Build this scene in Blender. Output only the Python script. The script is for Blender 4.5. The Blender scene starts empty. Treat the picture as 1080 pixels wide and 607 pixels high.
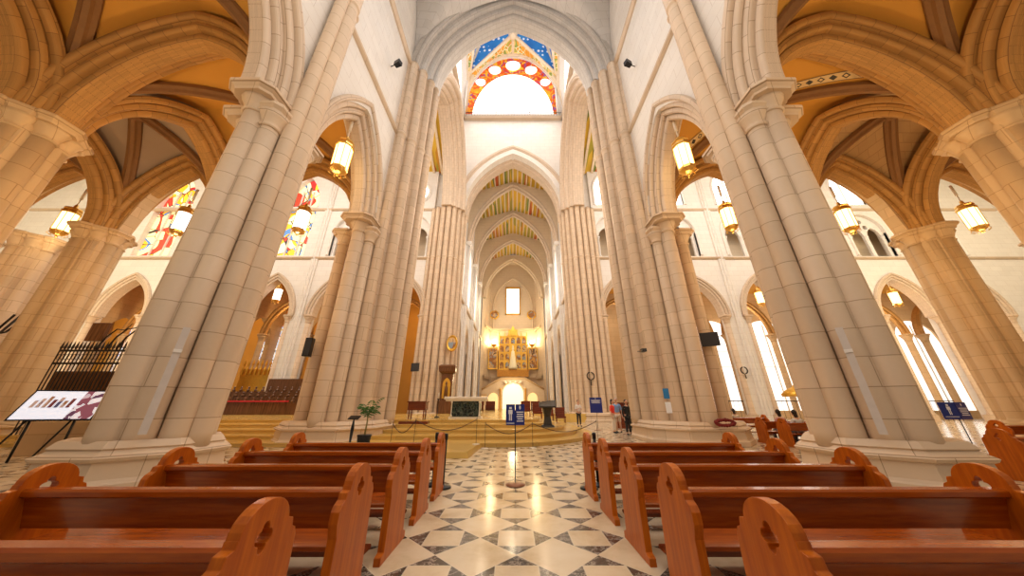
import bpy, bmesh, math, random
from mathutils import Vector, Matrix
random.seed(7)
PI = math.pi
C = bpy.context.scene.collection
sc = bpy.context.scene
H = 1.5

# ------------------------------------------------------------------ nodes
def newmat(name):
    m = bpy.data.materials.new(name); m.use_nodes = True
    nt = m.node_tree; b = nt.nodes['Principled BSDF']
    return m, nt, b
def N(nt, t, **kw):
    n = nt.nodes.new(t)
    for k, v in kw.items():
        if k in n.inputs.keys() if hasattr(n.inputs, 'keys') else False: n.inputs[k].default_value = v
        else: setattr(n, k, v)
    return n
def L(nt, a, b): nt.links.new(a, b)
def M(nt, op, a, b=None, c=None, clamp=False):
    n = nt.nodes.new('ShaderNodeMath'); n.operation = op; n.use_clamp = clamp
    for i, v in enumerate((a, b, c)):
        if v is None: continue
        if isinstance(v, (int, float)): n.inputs[i].default_value = v
        else: nt.links.new(v, n.inputs[i])
    return n.outputs[0]
def MIX(nt, f, a, b, mode='MIX'):
    n = nt.nodes.new('ShaderNodeMix'); n.data_type = 'RGBA'; n.blend_type = mode
    if isinstance(f, (int, float)): n.inputs[0].default_value = f
    else: nt.links.new(f, n.inputs[0])
    for i, v in ((6, a), (7, b)):
        if isinstance(v, tuple): n.inputs[i].default_value = (*v, 1)
        else: nt.links.new(v, n.inputs[i])
    return n.outputs[2]
def pos(nt):
    g = nt.nodes.new('ShaderNodeNewGeometry'); s = nt.nodes.new('ShaderNodeSeparateXYZ')
    nt.links.new(g.outputs['Position'], s.inputs[0]); return s.outputs[0], s.outputs[1], s.outputs[2], g.outputs['Position']
def noise(nt, vec, scale, detail=3, rough=.5):
    n = nt.nodes.new('ShaderNodeTexNoise'); n.inputs['Scale'].default_value = scale; n.inputs['Detail'].default_value = detail
    n.inputs['Roughness'].default_value = rough
    if vec is not None: nt.links.new(vec, n.inputs['Vector'])
    return n.outputs['Fac']
def ramp(nt, f, stops, interp='LINEAR'):
    r = nt.nodes.new('ShaderNodeValToRGB'); r.color_ramp.interpolation = interp
    while len(r.color_ramp.elements) < len(stops): r.color_ramp.elements.new(.5)
    for e, (p, c) in zip(r.color_ramp.elements, stops): e.position = p; e.color = (*c, 1)
    nt.links.new(f, r.inputs[0]); return r.outputs[0]
def bump(nt, b, h, strength=.2, dist=.02):
    n = nt.nodes.new('ShaderNodeBump'); n.inputs['Strength'].default_value = strength; n.inputs['Distance'].default_value = dist
    nt.links.new(h, n.inputs['Height']); nt.links.new(n.outputs[0], b.inputs['Normal'])

def stone(name, col, joint, bw=1.3, bh=.62, rough=.6, vary=.16, mort=.011):
    m, nt, b = newmat(name)
    x, y, z, P = pos(nt)
    cv = nt.nodes.new('ShaderNodeCombineXYZ'); L(nt, M(nt, 'SUBTRACT', y, M(nt, 'ABSOLUTE', x)), cv.inputs[0]); L(nt, z, cv.inputs[1])
    br = nt.nodes.new('ShaderNodeTexBrick'); L(nt, cv.outputs[0], br.inputs['Vector'])
    br.inputs['Scale'].default_value = 1; br.inputs['Brick Width'].default_value = bw; br.inputs['Row Height'].default_value = bh
    br.inputs['Mortar Size'].default_value = mort; br.inputs['Mortar Smooth'].default_value = .3; br.inputs['Bias'].default_value = 0
    c1 = tuple(min(1, c * (1 + vary * .5)) for c in col); c2 = tuple(c * (1 - vary * .6) for c in col)
    br.inputs['Color1'].default_value = (*c1, 1); br.inputs['Color2'].default_value = (*c2, 1); br.inputs['Mortar'].default_value = (*joint, 1)
    n1 = noise(nt, P, .9, 4, .6)
    n2 = noise(nt, P, 9, 4, .6)
    a = MIX(nt, M(nt, 'MULTIPLY', n1, .55), br.outputs[0], tuple(c * k for c, k in zip(col, (.78, .72, .66))))
    a = MIX(nt, M(nt, 'MULTIPLY', n2, .25), a, tuple(min(1, c * 1.15) for c in col))
    L(nt, a, b.inputs['Base Color']); b.inputs['Roughness'].default_value = rough
    h = M(nt, 'SUBTRACT', M(nt, 'MULTIPLY', n2, .25), br.outputs['Fac'])
    bump(nt, b, h, .35, .015)
    return m
def arch_stone(name, col, joint, bw=.6, bh=.34, rough=.65, vary=.3, mort=.012):
    m, nt, b = newmat(name); x, y, z, P = pos(nt)
    tc = nt.nodes.new('ShaderNodeTexCoord'); br = nt.nodes.new('ShaderNodeTexBrick'); L(nt, tc.outputs['UV'], br.inputs['Vector'])
    br.inputs['Scale'].default_value = 1; br.inputs['Brick Width'].default_value = bw; br.inputs['Row Height'].default_value = bh
    br.inputs['Mortar Size'].default_value = mort; br.inputs['Mortar Smooth'].default_value = .4; br.inputs['Bias'].default_value = 0
    c1 = tuple(min(1, c * (1 + vary * .5)) for c in col); c2 = tuple(c * (1 - vary * .6) for c in col)
    br.inputs['Color1'].default_value = (*c1, 1); br.inputs['Color2'].default_value = (*c2, 1); br.inputs['Mortar'].default_value = (*joint, 1)
    n2 = noise(nt, P, 5, 4, .6); a = MIX(nt, M(nt, 'MULTIPLY', n2, .35), br.outputs[0], tuple(c * .8 for c in col))
    L(nt, a, b.inputs['Base Color']); b.inputs['Roughness'].default_value = rough
    bump(nt, b, M(nt, 'SUBTRACT', M(nt, 'MULTIPLY', n2, .3), br.outputs['Fac']), .3, .015)
    return m
def plain(name, col, rough=.5, metal=0, var=.1, scale=6, emit=None, es=0, coat=0):
    m, nt, b = newmat(name)
    _, _, _, P = pos(nt)
    n = noise(nt, P, scale, 3)
    a = MIX(nt, n, tuple(c * (1 - var) for c in col), tuple(min(1, c * (1 + var)) for c in col))
    L(nt, a, b.inputs['Base Color']); b.inputs['Roughness'].default_value = rough; b.inputs['Metallic'].default_value = metal
    if coat: b.inputs['Coat Weight'].default_value = coat; b.inputs['Coat Roughness'].default_value = .08
    if emit: b.inputs['Emission Color'].default_value = (*emit, 1); b.inputs['Emission Strength'].default_value = es
    return m
def glow(name, col, s):
    m, nt, b = newmat(name); b.inputs['Base Color'].default_value = (*col, 1)
    b.inputs['Emission Color'].default_value = (*col, 1); b.inputs['Emission Strength'].default_value = s
    return m
def cells(name, stops, scale, es=0, lead=.05, sx=1, rough=.5, leadcol=(.03, .02, .02)):
    m, nt, b = newmat(name); x, y, z, P = pos(nt)
    mp = nt.nodes.new('ShaderNodeMapping'); L(nt, P, mp.inputs[0]); mp.inputs['Scale'].default_value = (scale, scale, scale * sx)
    v = nt.nodes.new('ShaderNodeTexVoronoi'); L(nt, mp.outputs[0], v.inputs['Vector']); v.inputs['Scale'].default_value = 1
    s = nt.nodes.new('ShaderNodeSeparateColor'); L(nt, v.outputs['Color'], s.inputs[0])
    big = noise(nt, P, scale * .35, 1)
    f = M(nt, 'FRACT', M(nt, 'ADD', M(nt, 'MULTIPLY', s.outputs[0], .45), M(nt, 'MULTIPLY', big, 1.6)))
    col = ramp(nt, f, stops, 'CONSTANT')
    if lead:
        e = nt.nodes.new('ShaderNodeTexVoronoi'); e.feature = 'DISTANCE_TO_EDGE'; L(nt, mp.outputs[0], e.inputs['Vector']); e.inputs['Scale'].default_value = 1
        k = M(nt, 'LESS_THAN', e.outputs['Distance'], lead); col = MIX(nt, k, col, leadcol)
    L(nt, col, b.inputs['Base Color']); b.inputs['Roughness'].default_value = rough
    if es: L(nt, col, b.inputs['Emission Color']); b.inputs['Emission Strength'].default_value = es
    return m
def wood(name, dark, light, rough=.25, coat=.6, axis=0, scale=1):
    m, nt, b = newmat(name); tc = nt.nodes.new('ShaderNodeTexCoord'); mp = nt.nodes.new('ShaderNodeMapping')
    L(nt, tc.outputs['Object'], mp.inputs[0]); s = [14 * scale] * 3; s[axis] = 1.1 * scale; mp.inputs['Scale'].default_value = s
    n = noise(nt, mp.outputs[0], 1.6, 6, .62)
    col = ramp(nt, n, [(.25, dark), (.5, tuple((a + c) / 2 for a, c in zip(dark, light))), (.75, light)])
    L(nt, col, b.inputs['Base Color']); b.inputs['Roughness'].default_value = rough
    b.inputs['Coat Weight'].default_value = coat; b.inputs['Coat Roughness'].default_value = .07
    bump(nt, b, n, .06, .003); b.inputs['Specular IOR Level'].default_value = .32
    return m

STONE = stone('pier_stone', (.67, .515, .365), (.28, .17, .09))
STONEW = stone('white_stone', (.78, .74, .69), (.50, .42, .36), mort=.009, vary=.08)
STONEG = stone('grey_stone', (.66, .63, .60), (.36, .31, .28), mort=.010, vary=.1)
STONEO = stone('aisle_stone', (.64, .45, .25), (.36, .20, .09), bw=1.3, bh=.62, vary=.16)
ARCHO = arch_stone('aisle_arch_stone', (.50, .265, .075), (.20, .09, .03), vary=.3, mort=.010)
ARCHS = arch_stone('pale_arch_stone', (.66, .52, .39), (.34, .22, .13), .8, vary=.12)
ARCHG = arch_stone('grey_arch_stone', (.60, .56, .52), (.32, .27, .23), .8, vary=.12)
CHANC = stone('chancel_stone', (.74, .60, .43), (.5, .36, .22), vary=.06)
OCHRE = plain('ochre_plaster', (.66, .33, .05), .75, var=.10, scale=.6)
BRICKV = stone('vault_blockwork', (.50, .31, .14), (.28, .14, .05), bw=.9, bh=.3, vary=.2)
TAUPE = plain('taupe_plaster', (.42, .32, .24), .8, var=.08, scale=.7)
TRIMC = stone('string_course_stone', (.62, .49, .36), (.4, .28, .18))
WOOD = wood('pew_varnished_wood', (.20, .026, .002), (.47, .10, .003), axis=0, coat=.3)
WOODE = wood('pew_end_wood', (.34, .06, .002), (.62, .16, .004), axis=2, rough=.38, coat=.08)
DWOOD = wood('dark_red_wood', (.10, .018, .008), (.24, .05, .015), axis=0)
BROWNW = wood('carved_brown_wood', (.06, .025, .01), (.22, .09, .035), axis=2, coat=.2, scale=.6)
GOLDSTEP = stone('yellow_marble', (.70, .46, .13), (.40, .22, .05), bw=1.6, bh=3, rough=.18, vary=.2, mort=.008)
MARBLEW = plain('white_marble', (.78, .70, .58), .3, var=.15, scale=3)
GREENM = cells('green_marble', [(0, (.02, .035, .025)), (.4, (.05, .07, .05)), (.7, (.01, .015, .01))], 5, lead=.03, leadcol=(.14, .15, .11), rough=.2)
BLACK = plain('black_metal', (.012, .012, .014), .35, .4)
IRON = plain('dark_iron', (.03, .022, .018), .5, .6)
BRASS = plain('brass', (.85, .55, .16), .28, 1)
GOLD = plain('gilding', (.88, .46, .07), .32, .75, var=.35, scale=9)
GOLDD = plain('darker_gilding', (.55, .25, .04), .45, .5, var=.4, scale=7)  # darker, less metallic gilding for the predella
CERAM = plain('white_plastic', (.75, .72, .68), .4)
LANT = glow('lantern_glass', (1, .72, .30), 7)
LANTW = glow('white_lantern_glass', (.95, .93, 1), 5)
DAY = glow('daylight_glass', (1, .97, .93), 4.5)
DAYW = glow('bright_daylight_glass', (1, .98, .96), 1.9)
LAMPG = glow('uplight_bulb_glass', (1, .86, .50), 160)
STAIN = cells('stained_glass', [(0, (.95, .82, .45)), (.16, (.80, .05, .02)), (.34, (.95, .42, .02)), (.50, (.95, .66, .04)), (.66, (.50, .03, .03)), (.76, (.95, .85, .55)), (.88, (.95, .50, .02)), (.96, (.10, .25, .55))], .62, es=1.15, lead=.025)
STAINB = cells('pale_stained_glass', [(0, (.6, .75, .95)), (.3, (.95, .95, .95)), (.5, (.9, .75, .3)), (.65, (.35, .5, .9)), (.8, (.95, .6, .45)), (.9, (.9, .95, 1))], 2.2, es=2.0, lead=.05)
PAINTBAND = cells('painted_band', [(0, (.72, .10, .01)), (.2, (.85, .36, .01)), (.42, (.88, .55, .03)), (.68, (.62, .04, .01)), (.86, (.30, .10, .35)), (.92, (.80, .45, .02))], 1.4, lead=0)
PAINTYEL = cells('painted_yellow_cell', [(0, (.75, .35, .03)), (.35, (.70, .22, .02)), (.6, (.40, .36, .05)), (.75, (.8, .55, .15)), (.9, (.25, .32, .06))], 1.1, lead=.04, leadcol=(.9, .8, .55))
def painted_ceiling():
    m, nt, b = newmat('painted_ceiling_panels'); x, y, z, P = pos(nt)
    v = nt.nodes.new('ShaderNodeTexVoronoi'); mp = nt.nodes.new('ShaderNodeMapping'); L(nt, P, mp.inputs[0]); mp.inputs['Scale'].default_value = (2.6, .22, .5)
    L(nt, mp.outputs[0], v.inputs['Vector']); v.inputs['Scale'].default_value = 1
    s = nt.nodes.new('ShaderNodeSeparateColor'); L(nt, v.outputs['Color'], s.inputs[0])
    col = ramp(nt, s.outputs[0], [(0, (.62, .38, .02)), (.3, (.36, .30, .03)), (.5, (.50, .10, .015)), (.58, (.66, .42, .04)), (.82, (.16, .20, .03)), (.93, (.55, .25, .02))], 'CONSTANT')
    L(nt, col, b.inputs['Base Color']); b.inputs['Roughness'].default_value = .6
    return m
PCEIL = painted_ceiling()
def starry():
    m, nt, b = newmat('blue_starry_vault'); x, y, z, P = pos(nt)
    v = nt.nodes.new('ShaderNodeTexVoronoi'); L(nt, P, v.inputs['Vector']); v.inputs['Scale'].default_value = 1.25; v.inputs['Randomness'].default_value = .3
    n = noise(nt, P, .5, 2)
    base = MIX(nt, n, (.01, .09, .42), (.05, .36, .80))
    k = M(nt, 'LESS_THAN', v.outputs['Distance'], .27)
    L(nt, MIX(nt, k, base, (.9, .93, .95)), b.inputs['Base Color']); b.inputs['Roughness'].default_value = .7
    return m
STAR = starry()
def floor_mat():
    m, nt, b = newmat('patterned_marble_floor'); x, y, z, P = pos(nt); a = .88
    p = M(nt, 'DIVIDE', M(nt, 'SUBTRACT', x, .04), a); q = M(nt, 'DIVIDE', M(nt, 'SUBTRACT', y, 3.99), a)
    dx = M(nt, 'ABSOLUTE', M(nt, 'SUBTRACT', M(nt, 'FRACT', p), .5))
    dy = M(nt, 'ABSOLUTE', M(nt, 'SUBTRACT', M(nt, 'FRACT', M(nt, 'ADD', q, .5)), .5))
    D = M(nt, 'ADD', dx, dy)
    dia = M(nt, 'LESS_THAN', D, .5)
    ex = M(nt, 'SUBTRACT', .5, dx); ey = M(nt, 'SUBTRACT', .5, dy); mx = M(nt, 'MAXIMUM', ex, ey)
    sq = M(nt, 'MULTIPLY', M(nt, 'LESS_THAN', mx, .245), M(nt, 'SUBTRACT', 1, dia))
    cream = M(nt, 'MAXIMUM', dia, sq)
    g1 = M(nt, 'LESS_THAN', M(nt, 'ABSOLUTE', M(nt, 'SUBTRACT', D, .5)), .009)
    g2 = M(nt, 'MULTIPLY', M(nt, 'LESS_THAN', M(nt, 'ABSOLUTE', M(nt, 'SUBTRACT', mx, .245)), .007), M(nt, 'SUBTRACT', 1, dia))
    gr = M(nt, 'MAXIMUM', g1, g2)
    n1 = noise(nt, P, 1.4, 6, .65); n2 = noise(nt, P, 5, 8, .7)
    c1 = ramp(nt, n1, [(.3, (.56, .43, .27)), (.5, (.70, .57, .39)), (.72, (.76, .65, .49))])
    vein = M(nt, 'LESS_THAN', M(nt, 'ABSOLUTE', M(nt, 'SUBTRACT', n2, .5)), .018)
    c2 = MIX(nt, vein, ramp(nt, n1, [(.3, (.045, .038, .032)), (.7, (.11, .09, .07))]), (.35, .3, .25))
    col = MIX(nt, cream, c2, c1); col = MIX(nt, M(nt, 'MULTIPLY', gr, .8), col, (.72, .62, .46))
    L(nt, col, b.inputs['Base Color']); b.inputs['Roughness'].default_value = .16
    rr = M(nt, 'ADD', M(nt, 'MULTIPLY', n1, .14), .09); L(nt, rr, b.inputs['Roughness'])
    return m
FLOOR = floor_mat()
def band_pattern():
    m, nt, b = newmat('black_and_white_diamond_border'); tc = nt.nodes.new('ShaderNodeTexCoord'); s = nt.nodes.new('ShaderNodeSeparateXYZ')
    L(nt, tc.outputs['UV'], s.inputs[0]); u = s.outputs[0]; v = s.outputs[1]
    fu = M(nt, 'ABSOLUTE', M(nt, 'SUBTRACT', M(nt, 'FRACT', u), .5)); fv = M(nt, 'ABSOLUTE', M(nt, 'SUBTRACT', v, .5))
    D = M(nt, 'ADD', fu, M(nt, 'MULTIPLY', fv, 1.1))
    k = M(nt, 'LESS_THAN', M(nt, 'ABSOLUTE', M(nt, 'SUBTRACT', D, .28)), .08)
    alt = M(nt, 'LESS_THAN', M(nt, 'FRACT', M(nt, 'MULTIPLY', u, .5)), .5)
    inner = M(nt, 'MULTIPLY', M(nt, 'LESS_THAN', D, .34), alt)
    e = M(nt, 'GREATER_THAN', fv, .44)
    k = M(nt, 'MAXIMUM', M(nt, 'MAXIMUM', k, inner), e)
    L(nt, MIX(nt, k, (.70, .50, .24), (.03, .02, .015)), b.inputs['Base Color']); return m
BORDER = band_pattern()

# ------------------------------------------------------------------ mesh builder
class MB:
    def __init__(s): s.v = []; s.f = []; s.sm = []; s.uv = {}
    def add(s, vs, fs, smooth=False):
        o = len(s.v); s.v += [tuple(v) for v in vs]; s.f += [tuple(i + o for i in f) for f in fs]; s.sm += [smooth] * len(fs); return s
    def box(s, x0, y0, z0, x1, y1, z1):
        if x0 > x1: x0, x1 = x1, x0
        if y0 > y1: y0, y1 = y1, y0
        return s.add([(x0, y0, z0), (x1, y0, z0), (x1, y1, z0), (x0, y1, z0), (x0, y0, z1), (x1, y0, z1), (x1, y1, z1), (x0, y1, z1)],
                     [(0, 3, 2, 1), (4, 5, 6, 7), (0, 1, 5, 4), (1, 2, 6, 5), (2, 3, 7, 6), (3, 0, 4, 7)])
    def bbox(s, x0, y0, z0, x1, y1, z1, r=.01):       # box with chamfered edges along its height ends
        if x0 > x1: x0, x1 = x1, x0
        p = [(x0 + r, y0), (x1 - r, y0), (x1, y0 + r), (x1, y1 - r), (x1 - r, y1), (x0 + r, y1), (x0, y1 - r), (x0, y0 + r)]
        q = [(x0 + r * 2, y0 + r), (x1 - 2 * r, y0 + r), (x1 - r, y0 + 2 * r), (x1 - r, y1 - 2 * r), (x1 - 2 * r, y1 - r), (x0 + 2 * r, y1 - r), (x0 + r, y1 - 2 * r), (x0 + r, y0 + 2 * r)]
        return s.loft([[(a, b, z0) for a, b in q], [(a, b, z0 + r) for a, b in p], [(a, b, z1 - r) for a, b in p], [(a, b, z1) for a, b in q]])
    def loft(s, rings, smooth=False, cap=True, closed=True):
        n = len(rings[0]); vs = [p for r in rings for p in r]; fs = []
        for i in range(len(rings) - 1):
            for j in range(n if closed else n - 1):
                k = (j + 1) % n; fs.append((i * n + j, i * n + k, (i + 1) * n + k, (i + 1) * n + j))
        o = len(s.v); s.add(vs, fs, smooth)
        if cap and closed: s.add([], []); s.f += [tuple(o + j for j in reversed(range(n))), tuple(o + (len(rings) - 1) * n + j for j in range(n))]; s.sm += [False, False]
        return s
    def prism(s, poly, z0, z1, r0=0, smooth=False):
        return s.loft([[(x, y, z0) for x, y in poly], [(x, y, z1) for x, y in poly]], smooth)
    def lathe(s, cx, cy, prof, n=16, a0=0, sx=1, sy=1):
        return s.loft([[(cx + sx * r * math.cos(a0 + 2 * PI * j / n), cy + sy * r * math.sin(a0 + 2 * PI * j / n), z) for j in range(n)] for r, z in prof], n > 8)
    def tube(s, pts, r, n=8):
        pts = [Vector(p) for p in pts]; rings = []; up = None
        for i, p in enumerate(pts):
            t = (pts[min(i + 1, len(pts) - 1)] - pts[max(i - 1, 0)]).normalized()
            if up is None: up = Vector((0, 0, 1)) if abs(t.z) < .9 else Vector((1, 0, 0))
            a = t.cross(up).normalized(); b_ = t.cross(a).normalized(); up = -b_ if False else up
            rr = r[i] if isinstance(r, (list, tuple)) else r
            rings.append([p + a * rr * math.cos(2 * PI * j / n) + b_ * rr * math.sin(2 * PI * j / n) for j in range(n)])
        return s.loft(rings, n > 5)
    def sphere(s, c, r, n=12, m=8, sx=1, sy=1, sz=1):
        rings = []
        for i in range(m + 1):
            a = -PI / 2 + PI * i / m; rr = max(.0005, math.cos(a)) * r
            rings.append([(c[0] + sx * rr * math.cos(2 * PI * j / n), c[1] + sy * rr * math.sin(2 * PI * j / n), c[2] + sz * r * math.sin(a)) for j in range(n)])
        return s.loft(rings, True)
    def build(s, name, mat, parent=None, kind=None, label=None):
        off = Vector((0, 0, 0))
        if parent is not None and parent.get('_loc') is not None: off = Vector(parent['_loc'])
        me = bpy.data.meshes.new(name); me.from_pydata([tuple(Vector(v) - off) for v in s.v], [], s.f)
        me.polygons.foreach_set('use_smooth', s.sm); me.update()
        bm = bmesh.new(); bm.from_mesh(me); bmesh.ops.recalc_face_normals(bm, faces=bm.faces[:]); bm.to_mesh(me); bm.free()
        if s.uv:
            uv = me.uv_layers.new(name='UV').data; li = 0
            for l in me.loops: uv[l.index].uv = s.uv.get(l.vertex_index, (0, 0))
        me.materials.append(mat)
        o = bpy.data.objects.new(name, me); C.objects.link(o)
        if parent is not None:
            o.parent = parent
            if off.length or True: o['_loc'] = list(off)
        if kind: o['kind'] = kind
        if label: o['label'] = label
        return o
def thing(name, loc, label, cat, group=None):
    o = bpy.data.objects.new(name, None); C.objects.link(o); o.location = loc; o.empty_display_size = .2
    o['_loc'] = list(loc); o['label'] = label; o['category'] = cat
    if group: o['group'] = group
    return o
def tag(o, label, cat, group=None):
    o['label'] = label; o['category'] = cat
    if group: o['group'] = group
    return o
def copy_tree(o, parent=None):
    c = o.copy(); C.objects.link(c)
    if parent is not None: c.parent = parent
    for ch in list(o.children): copy_tree(ch, c)
    return c
def place(o, loc, rz=0, label=None, group=None):
    o.location = loc; o.rotation_euler = (0, 0, rz)
    if label: o['label'] = label
    if group: o['group'] = group
    return o

# pointed arch helpers ---------------------------------------------------
def arc_pts(a, h, off=0, n=14):
    """pointed arch from (-a,0) over (0,h) to (a,0), outward parallel offset off"""
    h = max(h, a * 1.0001); R = (a * a + h * h) / (2 * a); r = R + off; d = R - a
    amax = math.acos(min(1, d / r)); L_ = []
    for i in range(n + 1):
        t = amax * i / n; L_.append((d - r * math.cos(t), r * math.sin(t)))
    return L_ + [(-x, z) for x, z in reversed(L_[:-1])]
def arch_z(a, h, x):
    h = max(h, a * 1.0001); R = (a * a + h * h) / (2 * a); d = R - a; x = abs(x)
    return math.sqrt(max(0, R * R - (x + d) ** 2))
def sweep_arch(mb, axis, c, pl, z0, a, h, prof, n=14, stilt=0, smooth=False):
    """axis 'x': the arch spans X around x=c in plane y=pl; 'y': spans Y around y=c in plane x=pl.  prof: closed (offset, depth)."""
    cols = []
    for o, d in prof:
        p = arc_pts(a, h, o, n)
        if stilt: p = [(p[0][0], -stilt)] + p + [(p[-1][0], -stilt)]
        cols.append([(c + x, pl + d, z0 + z) if axis == 'x' else (pl + d, c + x, z0 + z) for x, z in p])
    k = len(cols[0]); base = len(mb.v); ring = [[col[i] for col in cols] for i in range(k)]; mb.loft(ring, smooth)
    u = 0
    for i in range(k):
        if i: u += (Vector(ring[i][0]) - Vector(ring[i - 1][0])).length
        v = 0
        for j in range(len(cols)):
            if j: v += (Vector(ring[0][j]) - Vector(ring[0][j - 1])).length
            mb.uv[base + i * len(cols) + j] = (u, v)
def moulded(w, t_in, t_out, steps=3, roll=.1):
    """symmetrical stepped moulding: inner half thickness t_in growing to t_out over width w"""
    half = []
    for i in range(steps):
        t = t_in + (t_out - t_in) * i / max(1, steps - 1); o = w * i / steps; o2 = w * (i + 1) / steps
        r = min(roll, (o2 - o) * .45)
        half.append((o + r * .0, t - r))
        for k in range(1, 4):
            a = PI / 2 * k / 4; half.append((o + r * (1 - math.cos(a)), t - r + r * math.sin(a)))
        half.append((o + r, t)); half.append((o2 - r * .3, t)); half.append((o2, t - r * .5 if i == steps - 1 else t - r * .6))
    return half + [(o, -d) for o, d in reversed(half)]
def moulded1(w, d0, d1, steps, back):
    """one-sided stepped moulding, front face from depth d0 (inner) to d1 (outer), flat back"""
    out = []
    for i in range(steps):
        t = d0 + (d1 - d0) * i / max(1, steps - 1); o = w * i / steps; o2 = w * (i + 1) / steps
        sg = 1 if d1 > d0 else -1; r = min(.13, (o2 - o) * .42)
        out.append((o, t - sg * r))
        for k in range(1, 4):
            a = PI / 2 * k / 4; out.append((o + r * (1 - math.cos(a)), t - sg * r + sg * r * math.sin(a)))
        out.append((o + r, t)); out.append((o2 - r * .4, t)); out.append((o2, t - sg * r * .5))
    return out + [(w, back), (0, back)]
def wall(mb, axis, pl, th, u0, u1, z0, z1, openings, du=.35):
    """slab wall. openings: (lo(u), hi(u), ua, ub). axis 'x': runs along X at y=pl..pl+th"""
    us = {u0, u1}
    for lo, hi, ua, ub in openings:
        ua = max(ua, u0); ub = min(ub, u1)
        if ub <= ua: continue
        k = max(2, int((ub - ua) / du)) ; us |= {ua + (ub - ua) * i / k for i in range(k + 1)}
    us = sorted(us); P = lambda u, d, z: (u, pl + d, z) if axis == 'x' else (pl + d, u, z)
    for a, b in zip(us, us[1:]):
        if b - a < 1e-6: continue
        m = (a + b) / 2; act = sorted([o for o in openings if o[2] < m < o[3]], key=lambda o: o[0](m))
        e = 1e-5; bounds = [(z0, z0)]
        segs = []; cur = (z0, z0)
        for o in act:
            segs.append((cur, (min(z1, o[0](a + e)), min(z1, o[0](b - e))))); cur = (min(z1, o[1](a + e)), min(z1, o[1](b - e)))
        segs.append((cur, (z1, z1)))
        for (la, lb), (ha, hb) in segs:
            if ha - la < 1e-4 and hb - lb < 1e-4: continue
            mb.add([P(a, 0, la), P(b, 0, lb), P(b, 0, hb), P(a, 0, ha), P(a, th, la), P(b, th, lb), P(b, th, hb), P(a, th, ha)],
                   [(0, 1, 2, 3), (7, 6, 5, 4), (0, 4, 5, 1), (3, 2, 6, 7), (0, 3, 7, 4), (1, 5, 6, 2)])
def op_arch(c, a, zs, h, sill=-1e3): return (lambda u: sill, lambda u: zs + arch_z(a, h, u - c), c - a, c + a)
def op_round(c, r, zc): return (lambda u: zc - math.sqrt(max(0, r * r - (u - c) ** 2)), lambda u: zc + math.sqrt(max(0, r * r - (u - c) ** 2)), c - r, c + r)
def arch_panel(mb, axis, pl, th, c, a, zsill, zs, h, n=10):
    p = [(c - a, zsill)] + [(c + x, zs + z) for x, z in arc_pts(a, h, 0, n)] + [(c + a, zsill)]
    f = [(u, pl, z) if axis == 'x' else (pl, u, z) for u, z in p]; g = [(u, pl + th, z) if axis == 'x' else (pl + th, u, z) for u, z in p]
    mb.loft([f, g])

# ------------------------------------------------------------------ piers
def octa(cx, cy, rx, ry, k=.42):
    return [(cx - rx, cy - ry * k), (cx - rx * k, cy - ry), (cx + rx * k, cy - ry), (cx + rx, cy - ry * k), (cx + rx, cy + ry * k), (cx + rx * k, cy + ry), (cx - rx * k, cy + ry), (cx - rx, cy + ry * k)]
def plinth(root, mat, cx, cy, rx, ry, h=.66, k=.42):
    mb = MB(); rs = []
    for z, e in ((0, .10), (.16, .10), (.19, .06), (.24, .03), (h * .78, .0), (h * .82, .06), (h * .9, .09), (h * .95, .05), (h, -.03), (h + .05, -.08), (h + .08, -.05), (h + .15, -.10), (h + .2, -.14)):
        rs.append([(x, y, z) for x, y in octa(cx, cy, rx + e - .08, ry + e - .08, k)])
    mb.loft(rs); return mb.build('plinth', mat, root)
CAPZ = 10.7
def capital(root, mat, x, y, r, z=CAPZ, w=.52, ang=0, h=.85, abacus=True):
    mb = MB()
    prof = [(r + .02, z - h), (r + .07, z - h + .05), (r + .02, z - h + .10), (r + .03, z - h + .2), (r + .12, z - .42), (r + .2, z - .30)]
    mb.lathe(x, y, prof, 14)
    if abacus:
        ws = [(w * .80, z - .32), (w * .82, z - .24), (w * .95, z - .16), (w, z - .14), (w, z - .05), (w * .93, z)]
        rings = []
        for q, zz in ws:
            c_ = q * .62
            poly = [(-q, -c_), (-c_, -q), (c_, -q), (q, -c_), (q, c_), (c_, q), (-c_, q), (-q, c_)]
            rings.append([(x + a * math.cos(ang) - b * math.sin(ang), y + a * math.sin(ang) + b * math.cos(ang), zz) for a, b in poly])
        mb.loft(rings)
    return mb.build('capital', mat, root)
def shaft(root, mat, x, y, r, z1, z0=.66, bands=(), n=18, base=None):
    mb = MB(); pr = []
    if base is None: base = mat is not STONE or z0 < .65
    if base: pr += [(r + .10, z0 - .02), (r + .11, z0 + .08), (r + .04, z0 + .13), (r + .07, z0 + .18), (r + .01, z0 + .24)]
    else: pr += [(r, z0)]
    pr += [(r, z0 + .3)]
    for b in bands: pr += [(r, b - .24), (r, b - .16), (r + .04, b - .13), (r + .065, b - .04), (r + .04, b + .03), (r, b + .08), (r, b + .16)]
    pr += [(r, z1)]
    mb.lathe(x, y, pr, n); return mb.build('shaft', mat, root)
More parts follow.
